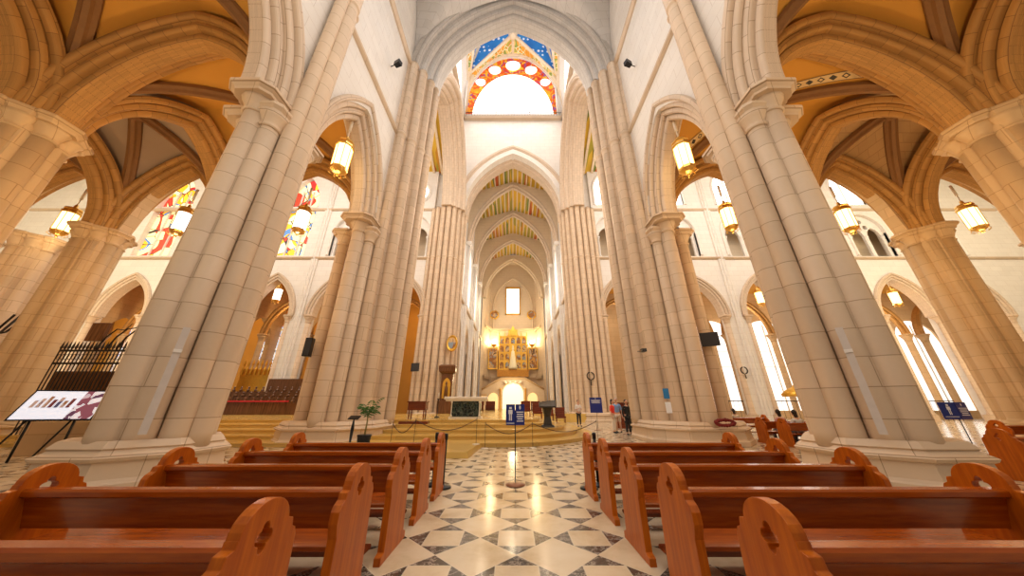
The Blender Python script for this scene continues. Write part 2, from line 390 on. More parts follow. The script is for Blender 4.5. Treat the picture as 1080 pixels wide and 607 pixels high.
def cluster_pier(name, cx, cy, label, group=None, mat=None, capm=None, arm=.68, r=.28, top=CAPZ):
    mat = mat or STONE; capm = capm or STONE
    t = thing(name, (cx, cy, 0), label, 'pier', group)
    plinth(t, mat, cx, cy, 1.15, 1.15)
    MB().prism(octa(cx, cy, arm + .08, arm + .08, .6), .6, top - .1).build('core', mat, t)
    for k in range(4):
        a = k * PI / 2; x = cx + arm * math.cos(a); y = cy + arm * math.sin(a)
        shaft(t, mat, x, y, r, top - .8); capital(t, capm, x, y, r, top, .60)
        for dq in (-.42, .42):
            x2 = cx + arm * 1.0 * math.cos(a + dq * 1.45); y2 = cy + arm * 1.0 * math.sin(a + dq * 1.45)
            if dq > 0: shaft(t, mat, cx + .74 * math.cos(a + PI / 4), cy + .74 * math.sin(a + PI / 4), .2, top - .8); capital(t, capm, cx + .72 * math.cos(a + PI / 4), cy + .72 * math.sin(a + PI / 4), .2, top - .02, .40, PI / 4)
    return t
def sd(s): return 'left' if s < 0 else 'right'
SPR = 24.8; BAND = 17.84
def nave_pier(s, cy0=0):
    P = lambda u, y: (s * u, y + cy0)
    t = thing('nave_pier', (s * 8.25, 7.35 + cy0, 0), 'massive pale stone clustered pier, nearest the camera on the %s of the central aisle' % sd(s), 'pier', 'piers beside the front pews')
    plinth(t, STONE, s * 8.16, 7.35 + cy0, 1.38, 1.36)
    core = [(8.95, 7.0), (8.3, 6.6), (7.7, 6.7), (7.3, 7.05), (7.25, 7.6), (7.75, 8.0), (8.4, 8.3), (8.9, 8.0)]
    MB().prism([P(u, y) for u, y in core], .6, CAPZ + .1).build('core', STONE, t)
    for (u, y, r, z) in ((8.05, 6.48, .31, 1), (7.65, 6.64, .27, 1), (8.2, 8.3, .3, 1), (7.75, 8.0, .25, 1), (9.05, 7.35, .29, 1)):
        x, yy = P(u, y); shaft(t, STONE, x, yy, r, CAPZ - .8)
        capital(t, STONE, x, yy, r, CAPZ if r > .28 else CAPZ - .42, .72 if r > .28 else .46, abacus=True)
    for (u, y, r) in ((7.25, 6.95, .23), (7.12, 7.3, .27), (7.27, 7.62, .22)):
        x, yy = P(u, y); shaft(t, STONE, x, yy, r, 34, bands=(BAND, SPR))
    return t
def crossing_pier(s):
    P = lambda u, y: (s * u, y)
    t = thing('crossing_pier', (s * 8.1, 15, 0), 'tall pale clustered pier carrying the near crossing arch, %s of the altar steps' % sd(s), 'pier', 'piers of the crossing')
    plinth(t, STONE, s * 8.1, 15.0, 2.2, 2.27, k=.5)
    core = [(9.25, 14.5), (8.45, 13.25), (7.9, 13.2), (7.3, 13.9), (6.8, 14.5), (6.35, 15.2), (6.25, 16.4), (7.2, 17.0), (8.6, 17.0), (9.5, 16.2)]
    MB().prism([P(u, y) for u, y in core], .6, SPR).build('core', STONE, t)
    for (u, y, r) in ((8.1, 13.15, .32), (7.65, 13.45, .25), (9.62, 14.42, .27), (9.4, 15.6, .3)):
        x, yy = P(u, y); shaft(t, STONE, x, yy, r, CAPZ - .8); capital(t, STONE, x, yy, r, CAPZ if r > .26 else CAPZ - .42, .85 if r > .31 else (.6 if r > .26 else .46))
    for (u, y, r) in ((7.28, 13.85, .27), (6.82, 14.45, .30), (6.42, 15.15, .27), (6.18, 15.7, .22), (6.3, 16.3, .24), (6.9, 16.9, .26), (7.6, 17.1, .26)):
        x, yy = P(u, y); shaft(t, STONE, x, yy, r, SPR, bands=(BAND, SPR - .02))
    return t
def far_pier(s):
    t = thing('crossing_pier', (s * 8.1, 32, 0), 'fluted pale pier %s of the chancel arch, beyond the altar steps' % sd(s), 'pier', 'piers of the crossing')
    plinth(t, STONE, s * 8.2, 32.3, 2.45, 2.2, k=.5)
    core = [(10.2, 31.2), (9.3, 30.8), (8.1, 30.7), (7.2, 31.0), (6.5, 31.9), (6.25, 33.4), (10.2, 33.6)]
    MB().prism([(s * u, y) for u, y in core], .6, SPR).build('core', STONE, t)
    for (u, y, r) in ((10.1, 31.0, .26), (9.5, 30.75, .28), (8.8, 30.6, .3), (8.1, 30.55, .3), (7.45, 30.75, .28), (6.95, 31.2, .26), (6.55, 31.8, .25), (6.3, 32.5, .22)):
        shaft(t, STONE, s * u, y, r, SPR, bands=(BAND, SPR - .02))
    return t
for s in (-1, 1):
    nave_pier(s); crossing_pier(s); far_pier(s)
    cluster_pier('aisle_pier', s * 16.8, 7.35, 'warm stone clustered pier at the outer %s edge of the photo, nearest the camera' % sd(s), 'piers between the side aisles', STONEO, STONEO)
    cluster_pier('aisle_pier', s * 16.8, 14.6, 'clustered pier in the %s aisle hidden behind the nearest nave pier' % sd(s), 'piers between the side aisles', STONEO, STONEO)
    cluster_pier('aisle_pier', s * 23.5, 14.4, 'brown stone clustered pier far out in the %s aisle, its moulded capital carrying dark arches' % sd(s), 'piers between the side aisles', STONEO, STONEO)
    cluster_pier('aisle_pier', s * 31.5, 14.4, 'pale clustered pier beyond the outer %s aisle, farthest from the nave' % sd(s), 'piers between the side aisles', STONE, STONE)

cluster_pier('aisle_pier', -28.3, 15.2, 'pale pier with a moulded capital at the far left edge, beyond the brown one', None, STONE, STONE)
# ------------------------------------------------------------------ setting: floor, nave walls
MB().box(-60, -6, -.3, 60, 72, 0).build('floor', FLOOR, kind='structure')
for s in (-1, 1):
    # nave wall over the arcade (near bay + far bay), split into two storeys
    mb = MB(); ops = [op_arch(3.95, 2.9, CAPZ + .2, 5.0), op_arch(10.75, 2.75, CAPZ + .2, 4.95)]
    th = 1.5
    wall(mb, 'y', s * 7.55 if s > 0 else -7.55 - th, th, -1.5, 14.2, CAPZ - .02, BAND, ops)
    wall(mb, 'y', s * 7.62 if s > 0 else -7.62 - th, th, -1.5, 14.2, BAND, 34.5, [])
    mb.build('wall_' + sd(s), STONEW, kind='structure')
    for z, nm in ((BAND, 'trim_1'), (SPR, 'trim_2')):
        for (a, b) in ((-1.5, 6.8), (7.8, 13.75)):
            mb = MB(); rings = []
            for y in (a, b): rings.append([(s * u, y, zz) for u, zz in ((7.75, z - .2), (7.5, z - .17), (7.38, z - .08), (7.36, z + .02), (7.5, z + .1), (7.75, z + .12))])
            mb.loft(rings); mb.build(nm, TRIMC, kind='structure')
def arch_thing(name, axis, c, pl, z0, a, h, prof, mat, label, group, n=14, stilt=0, extra=None):
    loc = (c, pl, z0) if axis == 'x' else (pl, c, z0)
    mb = MB(); sweep_arch(mb, axis, c, pl, z0, a, h, prof, n, stilt, False)
    o = mb.build(name, mat); tag(o, label, 'arch', group); return o
for s in (-1, 1):
    # nave arcade arches: moulded orders flush with wall face, splitting to the aisle side
    for cy, a, lab, n in ((10.75, 1.95, 'pointed moulded arch between the nearest %s nave pier and the crossing pier' % sd(s), 16),
                       (3.95, 2.05, 'pointed moulded arch springing from the nearest %s nave pier towards the camera' % sd(s), 16)):
        w = .62
        pr = moulded(1.0, .30, .88, 4, .12)
        arch_thing('arcade_arch', 'y', cy, s * 8.3, CAPZ, a, 4.45, pr, ARCHS, lab, 'arches of the nave arcade', n)
# ------------------------------------------------------------------ aisle arches and vaults
AX = [8.3, 16.8, 23.5, 31.5]; AY = [.1, 7.35, 14.4]
def xarch(s, i, y, lab, mat=ARCHO, w=.8, t0=.32, t1=.8, h=4.4, name='aisle_arch'):
    x0, x1 = AX[i], AX[i + 1]; c = s * (x0 + x1) / 2; a = (x1 - x0) / 2 - .95
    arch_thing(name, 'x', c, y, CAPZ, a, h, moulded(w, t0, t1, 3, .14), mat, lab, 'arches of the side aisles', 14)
def yarch(s, i, j, lab, mat=ARCHO):
    y0, y1 = AY[j], AY[j + 1]; a = (y1 - y0) / 2 - .95
    arch_thing('aisle_arch', 'y', (y0 + y1) / 2, s * AX[i], CAPZ, a, 4.1, moulded(.8, .32, .8, 3, .14), mat, lab, 'arches of the side aisles', 14)
def vault(s, i, j, web, ribm, lab, border=False, hx=5.45, big=True):
    x0, x1 = AX[i], AX[i + 1]; y0, y1 = AY[j], AY[j + 1]; cx = s * (x0 + x1) / 2; cy = (y0 + y1) / 2; A = (x1 - x0) / 2; B = (y1 - y0) / 2
    t = thing('ceiling_aisle_' + sd(s), (cx, cy, CAPZ), lab, 'vault', 'vaults of the side aisles'); t['kind'] = 'structure'; n = 22
    zf = lambda x, y: max(arch_z(A, hx, x), arch_z(B, hx, y))
    vs = [(cx - A + 2 * A * p / n, cy - B + 2 * B * q / n, CAPZ + zf(-A + 2 * A * p / n, -B + 2 * B * q / n)) for q in range(n + 1) for p in range(n + 1)]
    fs = [(q * (n + 1) + p, q * (n + 1) + p + 1, (q + 1) * (n + 1) + p + 1, (q + 1) * (n + 1) + p) for q in range(n) for p in range(n)]
    w = MB(); w.add(vs, fs, True)
    w.add([(x, y, z + .25) for x, y, z in vs], [tuple(reversed(f)) for f in fs], True); w.build('vault_web', web, t)
    for sg in (1, -1):
        rings = []; dl = math.hypot(A, B)
        nx, ny = (-sg * B / dl, A / dl)
        for k in range(25):
            u = -1 + 2 * k / 24; x = A * u * sg; y = B * u; z = CAPZ + zf(A * u, B * u) + .05
            e = .02 + .15 * abs(u) ** 6
            r = []
            for (d, hh) in ((-.24, .0), (-.24, -.20), (-.13, -.30), (-.07, -.44), (.07, -.44), (.13, -.30), (.24, -.20), (.24, 0)):
                r.append((cx + x + nx * d, cy + y + ny * d, z + hh))
            rings.append(r)
        m = MB(); m.loft(rings); m.build('rib', ribm, t)
        if border:
            for sd_ in (-1, 1):
                g = []; m = MB(); uvs = []
                for k in range(49):
                    u = -.93 + 1.86 * k / 48
                    row = []
                    for d in (.32, .66):
                        xx = A * u * sg + nx * d * sd_; yy = B * u + ny * d * sd_
                        xx = max(-A, min(A, xx)); yy = max(-B, min(B, yy))
                        row.append((cx + xx, cy + yy, CAPZ + zf(xx, yy) - .04))
                    g.append(row)
                for k in range(48):
                    m.add([g[k][0], g[k][1], g[k + 1][1], g[k + 1][0]], [(0, 1, 2, 3)])
                o = m.build('painted_border', BORDER, t)
                me = o.data; uv = me.uv_layers.new(name='UV')
                for pi_, poly in enumerate(me.polygons):
                    for li in poly.loop_indices:
                        vi = me.loops[li].vertex_index % 4
                        uv.data[li].uv = (pi_ * .62 + (.62 if vi in (2, 3) else 0), 1.0 if vi in (1, 2) else 0.0)
    m = MB(); m.lathe(cx, cy, [(.05, CAPZ + hx - .55), (.3, CAPZ + hx - .5), (.38, CAPZ + hx - .35), (.3, CAPZ + hx)], 12); m.build('boss', ribm, t)
    return t
for s in (-1, 1):
    S = sd(s)
    for i in range(3):
        pos_ = ('next to the nave', 'one bay out', 'farthest out')[i]
        if i < 2: xarch(s, i, AY[1], 'heavy moulded arch across the %s aisle level with the nearest pier, %s' % (S, pos_))
        xarch(s, i, AY[2], 'moulded arch on the %s opening to the transept with a lantern, %s' % (S, pos_))
        if i < 2:
            yarch(s, i + 1, 1, 'moulded arch running away from the camera %s in the %s aisle' % (('over the outer pier', 'over the second outer pier')[i], S))
            yarch(s, i + 1, 0, 'moulded arch coming towards the camera %s in the %s aisle' % (('over the outer pier', 'over the second outer pier')[i], S))
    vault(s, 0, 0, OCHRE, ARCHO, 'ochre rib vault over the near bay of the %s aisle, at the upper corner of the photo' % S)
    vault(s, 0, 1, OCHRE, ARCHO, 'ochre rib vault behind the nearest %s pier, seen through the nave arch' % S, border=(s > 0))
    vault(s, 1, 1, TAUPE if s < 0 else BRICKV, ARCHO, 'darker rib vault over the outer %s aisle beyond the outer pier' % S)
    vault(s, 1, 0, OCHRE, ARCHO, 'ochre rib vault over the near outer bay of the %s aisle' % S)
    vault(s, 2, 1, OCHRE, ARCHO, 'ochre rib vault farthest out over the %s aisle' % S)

# wall above the aisle's transept-side arches
for s in (-1, 1):
    mb = MB(); ops = [op_arch(s * (AX[i] + AX[i + 1]) / 2, (AX[i + 1] - AX[i]) / 2 - 1.0, CAPZ, 4.6) for i in range(3)]
    a, b = sorted((s * 9.2, s * 31.5)); wall(mb, 'x', 14.15, .6, a, b, CAPZ - .05, 34, ops)
    mb.build('wall_transept_front_' + sd(s), STONEO, kind='structure')
    mb = MB(); a, b = sorted((s * 32, s * 33)); mb.box(a, -6, 0, b, 14.4, 18); mb.build('wall_outer_' + sd(s), STONEO, kind='structure')
    mb = MB(); a, b = sorted((s * 62, s * 63)); mb.box(a, 14, 0, b, 39, 34); mb.build('wall_transept_end_' + sd(s), STONEW, kind='structure')

# ------------------------------------------------------------------ crossing arches
o1 = moulded1(1.15, .0, 0, 1, 1)
def cross_prof(front, back):   # orders receding from outer/front to inner; depth direction front(-) to back(+)
    pr = [(1.55, front), (1.25, front), (1.22, front + .06), (1.15, front + .02), (1.05, front + .08), (.98, front + .2), (.98, front + .42), (.9, front + .45), (.82, front + .5), (.72, front + .52), (.62, front + .62), (.58, front + .75), (.58, front + .95), (.5, front + 1.0), (.4, front + 1.02), (.3, front + 1.1), (.24, front + 1.22), (.24, front + 1.4), (.16, front + 1.42), (.05, front + 1.5), (0, front + 1.65), (0, back - .2), (.1, back), (1.55, back)]
    return pr
HX = 9.6
def big_arch(axis, pl, sg, lab):
    pr = [(o, sg * d) for o, d in cross_prof(-1.3, 1.5)]
    if sg < 0: pr = pr[::-1]
    mb = MB(); c = 0 if axis == 'x' else 23.9
    sweep_arch(mb, axis, c, pl, SPR, 6.15 if axis == 'x' else 6.0, HX, pr, 20, 0)
    o = mb.build('crossing_arch', ARCHG if (axis == 'x' and pl < 20) else ARCHS); tag(o, lab, 'arch', 'four great arches of the crossing')
big_arch('x', 15.2, 1, 'great grey moulded arch spanning the nave nearest the camera, at the top of the photo')
big_arch('x', 32.4, 1, 'pale arch in front of the painted chancel ceiling, above the altar')
big_arch('y', -7.5, -1, 'striped moulded arch opening into the left transept beside the crossing')
big_arch('y', 7.5, 1, 'striped moulded arch opening into the right transept beside the crossing')
# crossing walls above arches up to lantern
mb = MB(); wall(mb, 'x', 14.9, 1.3, -7.7, 7.7, SPR, 41.5, [op_arch(0, 6.9, SPR, 10.3)]); mb.build('wall_crossing_near', STONEW, kind='structure')
mb = MB(); wall(mb, 'x', 31.25, 1.2, -8.6, 8.6, SPR, 41.5, [op_arch(0, 6.5, SPR, 9.9)]); mb.build('wall_crossing_far', STONEW, kind='structure')
for s in (-1, 1):
    mb = MB(); pl = 7.7 if s > 0 else -8.9
    wall(mb, 'y', pl, 1.2, 16.2, 31.25, SPR, 41.5, [op_arch(23.9, 6.4, SPR, 9.9)]); mb.build('wall_crossing_' + sd(s), STONEW, kind='structure')
for s in (-1, 1):
    mb = MB(); mb.box(s * 7.0, 31.5, 24.5, s * 10.3, 33.2, 41); mb.build('wall_crossing_corner_' + sd(s), STONEW, kind='structure')
# cornice with railing under the lantern
mb = MB()
for (x0, y0, x1, y1) in ((-7.7, 30.75, 7.7, 31.3), (-7.7, 16.2, 7.7, 16.7), (-7.7, 16.2, -7.2, 31.3), (7.2, 16.2, 7.7, 31.3)): mb.box(x0, y0, 41.2, x1, y1, 41.65)
mb.build('trim_3', TRIMC, kind='structure')
rl = thing('gallery_railing', (0, 31, 41.65), 'thin dark railing along the foot of the lantern wall above the chancel arch', 'railing')
mb = MB(); mb.tube([(-7.4, 31, 42.6), (7.4, 31, 42.6)], .035, 6); mb.build('top_rail', IRON, rl)
mb = MB()
for k in range(38): mb.tube([(-7.4 + .4 * k, 31, 41.65), (-7.4 + .4 * k, 31, 42.6)], .02, 4)
mb.build('balusters', IRON, rl)['kind'] = 'stuff'
# ------------------------------------------------------------------ lantern tower / dome (four sides about (0,23.9))
cxx, cyy = 0, 23.9; HW = 7.7; DY = 7.35
dome = thing('dome', (0, 23.9, 41.6), 'tall white lantern dome over the crossing with blue starry cells and painted ribs', 'dome')
Zs, Za = 42.6, 56.2
def ell(a, h, n=28): return [(-a * math.cos(PI * i / n), h * math.sin(PI * i / n)) for i in range(n + 1)]
for q in range(4):
    rot = q * PI / 2
    R = lambda x, y, z, rot=rot: (cxx + x * math.cos(rot) - y * math.sin(rot), cyy + x * math.sin(rot) + y * math.cos(rot), z)
    far = HW - .35
    # wall with arched window recess
    mb = MB(); oe = ell(7.45, Za - Zs); ie = ell(6.3, Za - Zs - 3.6)
    # spandrel around outer ellipse
    for (a, za), (b, zb) in zip(oe, oe[1:]):
        mb.add([R(a, far, Zs + za), R(b, far, Zs + zb), R(b, far, 58), R(a, far, 58)], [(0, 1, 2, 3)])
        mb.add([R(a, far, Zs + za), R(b, far, Zs + zb), R(b, far + .6, Zs + zb), R(a, far + .6, Zs + za)], [(0, 1, 2, 3)])
    mb.add([R(-7.7, far, 41.5), R(7.7, far, 41.5), R(7.7, far, Zs), R(-7.7, far, Zs)], [(0, 1, 2, 3)])
    for sg in (-1, 1): mb.add([R(sg * 7.45, far, Zs), R(sg * 8, far, Zs), R(sg * 8, far, 58), R(sg * 7.45, far, 58)], [(0, 1, 2, 3)])
    mb.build('lantern_wall', STONEW, dome)
    mb = MB()
    for (a, za), (b, zb), (c, zc), (d, zd) in zip(oe, oe[1:], ie[1:], ie):
        mb.add([R(a, far + .12, Zs + za), R(b, far + .12, Zs + zb), R(c, far + .5, Zs + zc), R(d, far + .5, Zs + zd)], [(0, 1, 2, 3)])
    mb.build('painted_band' if q % 2 == 0 else 'window_reveal', PAINTBAND if q % 2 == 0 else STONEW, dome)
    mb = MB(); mb.loft([[R(x, far + .5, Zs + z) for x, z in ie] + [], [R(x, far + .6, Zs + z) for x, z in ie]]); mb.build('window_pane', DAYW, dome)
    mb = MB()
    for sg in (-1, 0, 1):
        mb.add([R(sg * 2.6 - .06, far + .42, Zs), R(sg * 2.6 + .06, far + .42, Zs), R(sg * 2.6 + .06, far + .42, Zs + 2.2), R(sg * 2.6 - .06, far + .42, Zs + 2.2)], [(0, 1, 2, 3)])
    mb.build('window_mullion', STONEW, dome)
    for k, th_ in enumerate((90, 64, 116, 40, 140) if q % 2 == 0 else ()):
        t = math.radians(th_); aa = 6.88; hh = Za - Zs - 1.75; r = 1.2 if k == 0 else (.98 if k < 3 else .8)
        x = aa * math.cos(t); z = Zs + hh * math.sin(t)
        mb = MB(); rings = []
        for d, rr in ((.0, r * .8), (.03, r), (.25, r)): rings.append([R(x + rr * math.cos(2 * PI * j / 20), far + .22 - .12 + d, z + rr * .9 * math.sin(2 * PI * j / 20)) for j in range(20)])
        mb.loft(rings); mb.build('oculus', MARBLEW if False else DAYW, dome)
    # white rib bordering the arch
    mb = MB(); rings = []
    for x, z in ell(7.6, Za - Zs + .35, 32): rings.append([R(x * k, far - d, Zs + z * k) for k, d in ((1.0, .0), (1.0, .3), (1.04, .42), (1.09, .3), (1.09, 0))])
    mb.loft(rings); mb.build('rib', CHANC, dome)
    # vault cells and ribs
    P0 = (-7.9, far, 50.6); P1 = (7.9, far, 50.6); ridge = (0, far - 2.6, 57.6); apex = (0, 0, 67)
    def arcp(a, b, t, sag): return tuple(a[i] + (b[i] - a[i]) * t + (sag * math.sin(PI * t) if i == 2 else 0) for i in range(3))
    nn = 14
    # yellow cells between wall arch and the ridge
    mb = MB(); wallarc = [(x, far - .15, Zs + z) for x, z in ell(7.6, Za - Zs + .5, 2 * nn)]
    for side, P in ((0, P0), (1, P1)):
        edge = [arcp(P, ridge, t / nn, .1) for t in range(nn + 1)]
        wa = wallarc[:nn + 1] if side == 0 else wallarc[::-1][:nn + 1]
        wa = [w if w[2] > 50 else (w[0], w[1], 50) for w in wa]
        for k in range(nn): mb.add([R(*wa[k]), R(*wa[k + 1]), R(*edge[k + 1]), R(*edge[k])], [(0, 1, 2, 3)], True)
    mb.build('vault_cell', PAINTYEL, dome, label='yellow and orange painted vault cell')
    mb = MB()
    for P, sx in ((P0, -1), (P1, 1)):
        e1 = [arcp(P, ridge, t / nn, .1) for t in range(nn + 1)]; 
        corner_ap = [arcp(P, apex, t / nn, 4.5) for t in range(nn + 1)]; mid = [arcp(ridge, apex, t / nn, 0) for t in range(nn + 1)]
        for k in range(nn): mb.add([R(*e1[k]), R(*e1[k + 1]), R(*corner_ap[k + 1]), R(*corner_ap[k])], [(0, 1, 2, 3)], True)
        mb.add([R(*ridge)] + [R(*p) for p in corner_ap[::-1]][0:1] + [R(*apex)], [(0, 1, 2)], True)
    mb.build('vault_cell', STAR, dome, label='blue vault cell painted with white stars')
    targets = [ridge, (2.6, 3.2, 62.5), (-2.6, 3.2, 62.5), (0, 0, 66.6)]
    for P, sx in ((P0, -1), (P1, 1)):
        for k, (tg, sag, rr) in enumerate(((ridge, .1, .28), ((sx * 1.2, 2.2, 62.0), 2.2, .24), ((sx * 3.4, 1.6, 62.2), 2.6, .24), ((sx * 1.5, .5, 65.5), 4.1, .28))):
            mb = MB(); mb.tube([R(*arcp(P, tg, t / 10, sag)) for t in range(11)], rr, 8); mb.build('rib', CHANC, dome)
    mb = MB(); mb.tube([R(*ridge), R(0, far - .2, Za + .6)], .26, 8); mb.sphere(R(*ridge), .75, 12, 8); mb.build('rib', CHANC, dome)
    # corner shafts
    mb = MB()
    for dx in (0, .35): mb.tube([R(-7.4 + dx * .4, far - .2 + (-dx), 41.6), R(-7.4 + dx * .4, far - .2 - dx, 51)], .16, 8)
    mb.build('corner_shaft', STONEW, dome)

# ------------------------------------------------------------------ nave vault (two bays before the crossing)
nv = thing('ceiling_nave', (0, 7, SPR), 'grey stone ribbed vault of the nave above the near crossing arch', 'vault'); nv['kind'] = 'structure'
n = 20
for (ya, yb) in ((.6, 7.3), (7.3, 14.2)):
    A = 7.6; B = (yb - ya) / 2; cy = (ya + yb) / 2
    zf = lambda x, y: max(arch_z(A, 9.9, x), arch_z(B, 9.9, y))
    vs = [(-A + 2 * A * p / n, ya + (yb - ya) * q / n, SPR + zf(-A + 2 * A * p / n, ya + (yb - ya) * q / n - cy)) for q in range(n + 1) for p in range(n + 1)]
    fs = [(q * (n + 1) + p, q * (n + 1) + p + 1, (q + 1) * (n + 1) + p + 1, (q + 1) * (n + 1) + p) for q in range(n) for p in range(n)]
    mb = MB(); mb.add(vs, fs, True); mb.build('vault_web', STONEG, nv)
    for sg in (1, -1):
        mb = MB(); mb.tube([(A * sg * u / 12, cy + B * u / 12, SPR + zf(A * u / 12, 0) - .1) for u in range(-12, 13)], .22, 8); mb.build('rib', STONEG, nv)
mb = MB(); sweep_arch(mb, 'x', 0, 7.3, SPR, 7.0, 9.4, moulded(.5, .3, .5, 2), 16); mb.build('transverse_rib', STONEG, nv)

# ------------------------------------------------------------------ transept east wall
BAY = {-1: ([12.6, 19.9, 27.3, 35.5, 43.8, 52.2], [3.4, 3.4, 3.3, 3.6, 3.6, 3.6]), 1: ([12.6, 20.3, 28.4, 36.2, 44.0, 52.2], [3.4, 4.3, 3.3, 3.6, 4.0, 3.6])}; YW = 31.0
winno = 0
for s in (-1, 1):
    BX, HWB = BAY[s]; ops = []
    for c, a in zip(BX, HWB):
        ops.append(op_arch(s * c, a * .76, CAPZ, 4.3, -5))
        if s < 0 and c > 22: ops.append(op_arch(s * c, a * .62, 25.5, 4.6, BAND + .35))
        else:
            ops.append(op_arch(s * c, 2.3, 21.4, 2.6, BAND + .25))
            if s < 0: ops.append(op_round(s * c, 1.5, 27.6))
            else: ops.append(op_arch(s * c, 1.9, 28, 3.0, 25.6))
    mb = MB(); a, b = sorted((s * 10.1, s * 62)); wall(mb, 'x', YW, .9, a, b, 0, 34, ops, .3)
    mb.build('wall_transept_' + sd(s), STONEW, kind='structure')
    for z, nm in ((BAND, 'trim_4'), (SPR, 'trim_5')):
        mb = MB(); rings = []
        for x in (a, b): rings.append([(x, YW + d, z + zz) for d, zz in ((.1, -.22), (-.16, -.18), (-.28, -.06), (-.28, .04), (-.12, .12), (.1, .14))])
        mb.loft(rings); mb.build(nm, TRIMC, kind='structure')
    for k, (c, hw) in enumerate(zip(BX, HWB)):
        pl = ('next to the far crossing pier', 'second from the far crossing pier', 'third from the far crossing pier', 'fourth from the far crossing pier', 'fifth from the far crossing pier', 'farthest out')[k]
        arch_thing('chapel_arch', 'x', s * c, YW, CAPZ, hw * .70, 4.3, moulded1(.75, -.05, -.3, 3, .9), ARCHS, 'pale pointed arch to a chapel in the %s transept, %s' % (sd(s), pl), 'arches along the far wall of the transepts', 12)
        # jamb shafts + caps
        jt = thing('arch_jamb', (s * c, YW, 0), 'half columns under the %s transept chapel arch %s' % (sd(s), pl), 'jamb', 'jambs of the chapel arches')
        for sg in (-1, 1):
            x = s * c + sg * (hw * .70 + .22); shaft(jt, STONE, x, YW + .1, .26, CAPZ - .7, 0.6, n=12); capital(jt, STONE, x, YW + .1, .26, CAPZ, .5)
            MB().prism(octa(x, YW + .2, .5, .5), 0, .62).build('plinth', STONE, jt)
        # wall shafts between bays
        if k < 5:
            xb = s * (BX[k] + hw + BX[k + 1] - HWB[k + 1]) / 2; ws = thing('wall_shaft', (xb, YW, 0), 'slender wall shaft, %s transept, just outside chapel arch %s' % (sd(s), pl), 'column', 'wall shafts of the transept')
            for dx, r in ((-.3, .13), (0, .2), (.3, .13)): shaft(ws, STONEW, xb + dx, YW - .05, r, 33, .02, (BAND, SPR), 10)
        # triforium or window
        if s < 0 and c > 22:
            winno += 1
            w = thing('window_%d' % winno, (s * c, YW, BAND), 'tall stained glass window of red and yellow figures in the left transept, %s' % pl, 'window'); w['kind'] = 'structure'
            mb = MB(); arch_panel(mb, 'x', YW + .55, .05, s * c, hw * .62, BAND + .35, 25.5, 4.6); mb.build('stained_pane', STAIN, w)
            mb = MB()
            for dx in (-hw * .2, hw * .2): mb.box(s * c + dx - .07, YW + .4, BAND + .3, s * c + dx + .07, YW + .56, 28)
            mb.box(s * c - hw * .6, YW + .42, 25.4, s * c + hw * .6, YW + .56, 25.6); mb.build('mullion', STONEW, w)
        else:
            t = thing('triforium_opening', (s * c, YW, BAND), 'twin lancet gallery opening with trefoil, %s transept, %s' % (sd(s), pl), 'gallery opening', 'gallery openings of the transept')
            mb = MB(); sweep_arch(mb, 'x', s * c, YW + .05, 21.4, 2.3, 2.6, [(0, .25), (0, -.15), (.12, -.22), (.3, -.2), (.36, .1)], 12, 3.2); mb.build('hood_mould', STONEW, t)
            ops = [op_arch(s * c - 1.08, .85, 20.9, 1.3, BAND), op_arch(s * c + 1.08, .85, 20.9, 1.3, BAND)] + [op_round(s * c + .36 * math.cos(q), .3, 22.75 + .36 * math.sin(q)) for q in (PI / 2,)]
            ops += [op_round(s * c - .42, .3, 22.28)] + [op_round(s * c + .42, .3, 22.28)]
            mb = MB(); us = []
            hi = lambda u, c=s * c: 21.4 + arch_z(2.3, 2.6, u - c)
            # tracery slab clipped to arch
            k2 = 60
            for q in range(k2):
                ua = s * c - 2.3 + 4.6 * q / k2; ub = ua + 4.6 / k2; m_ = (ua + ub) / 2
                act = sorted([o for o in ops if o[2] < m_ < o[3]], key=lambda o: o[0](m_)); cur = BAND + .25
                for o in act + [None]:
                    lo = o[0](m_) if o else hi(m_)
                    if lo > cur + .01: mb.box(ua, YW + .25, cur, ub, YW + .5, lo)
                    if o: cur = max(cur, o[1](m_))
            mb.build('tracery', STONEW, t)
            for dx in (-2.0, 0, 2.0):
                mb = MB(); mb.lathe(s * c + dx, YW + .3, [(.2, BAND + .2), (.2, BAND + .4), (.13, BAND + .5), (.13, 20.6), (.22, 20.8), (.24, 20.95)], 10); mb.build('colonnette', STONEW, t)
            winno += 1
            w = thing('window_%d' % winno, (s * c, YW, 27), 'pale clerestory window glowing with daylight in the %s transept, %s' % (sd(s), pl), 'window'); w['kind'] = 'structure'
            mb = MB()
            if s < 0:
                mb.loft([[(s * c + 1.5 * math.cos(2 * PI * j / 24), YW + d, 27.6 + 1.5 * math.sin(2 * PI * j / 24)) for j in range(24)] for d in (.5, .55)]); mb.build('pane', DAY, w)
                for q in range(6):
                    mb = MB(); a_ = q * PI / 3; mb.tube([(s * c, YW + .4, 27.6), (s * c + 1.5 * math.cos(a_), YW + .4, 27.6 + 1.5 * math.sin(a_))], .07, 6); mb.build('tracery_bar', STONEW, w)
                mb = MB(); rings = [[(s * c + r * math.cos(2 * PI * j / 24), YW + d, 27.6 + r * math.sin(2 * PI * j / 24)) for r, d in ((1.5, .2), (1.5, -.1), (1.7, -.2), (1.9, -.1), (1.9, .1))] for j in range(25)]
                mb.loft(rings, cap=False); mb.build('frame', STONEW, w)
            else:
                arch_panel(mb, 'x', YW + .5, .05, s * c, 1.9, 25.6, 28, 3.0); mb.build('pane', DAY, w)
                mb = MB(); mb.box(s * c - .08, YW + .35, 25.6, s * c + .08, YW + .5, 30.5); mb.build('mullion', STONEW, w)
                mb = MB(); sweep_arch(mb, 'x', s * c, YW, 28, 1.9, 3.0, [(0, .2), (0, -.1), (.2, -.2), (.35, 0)], 12, 2.4); mb.build('frame', STONEW, w)
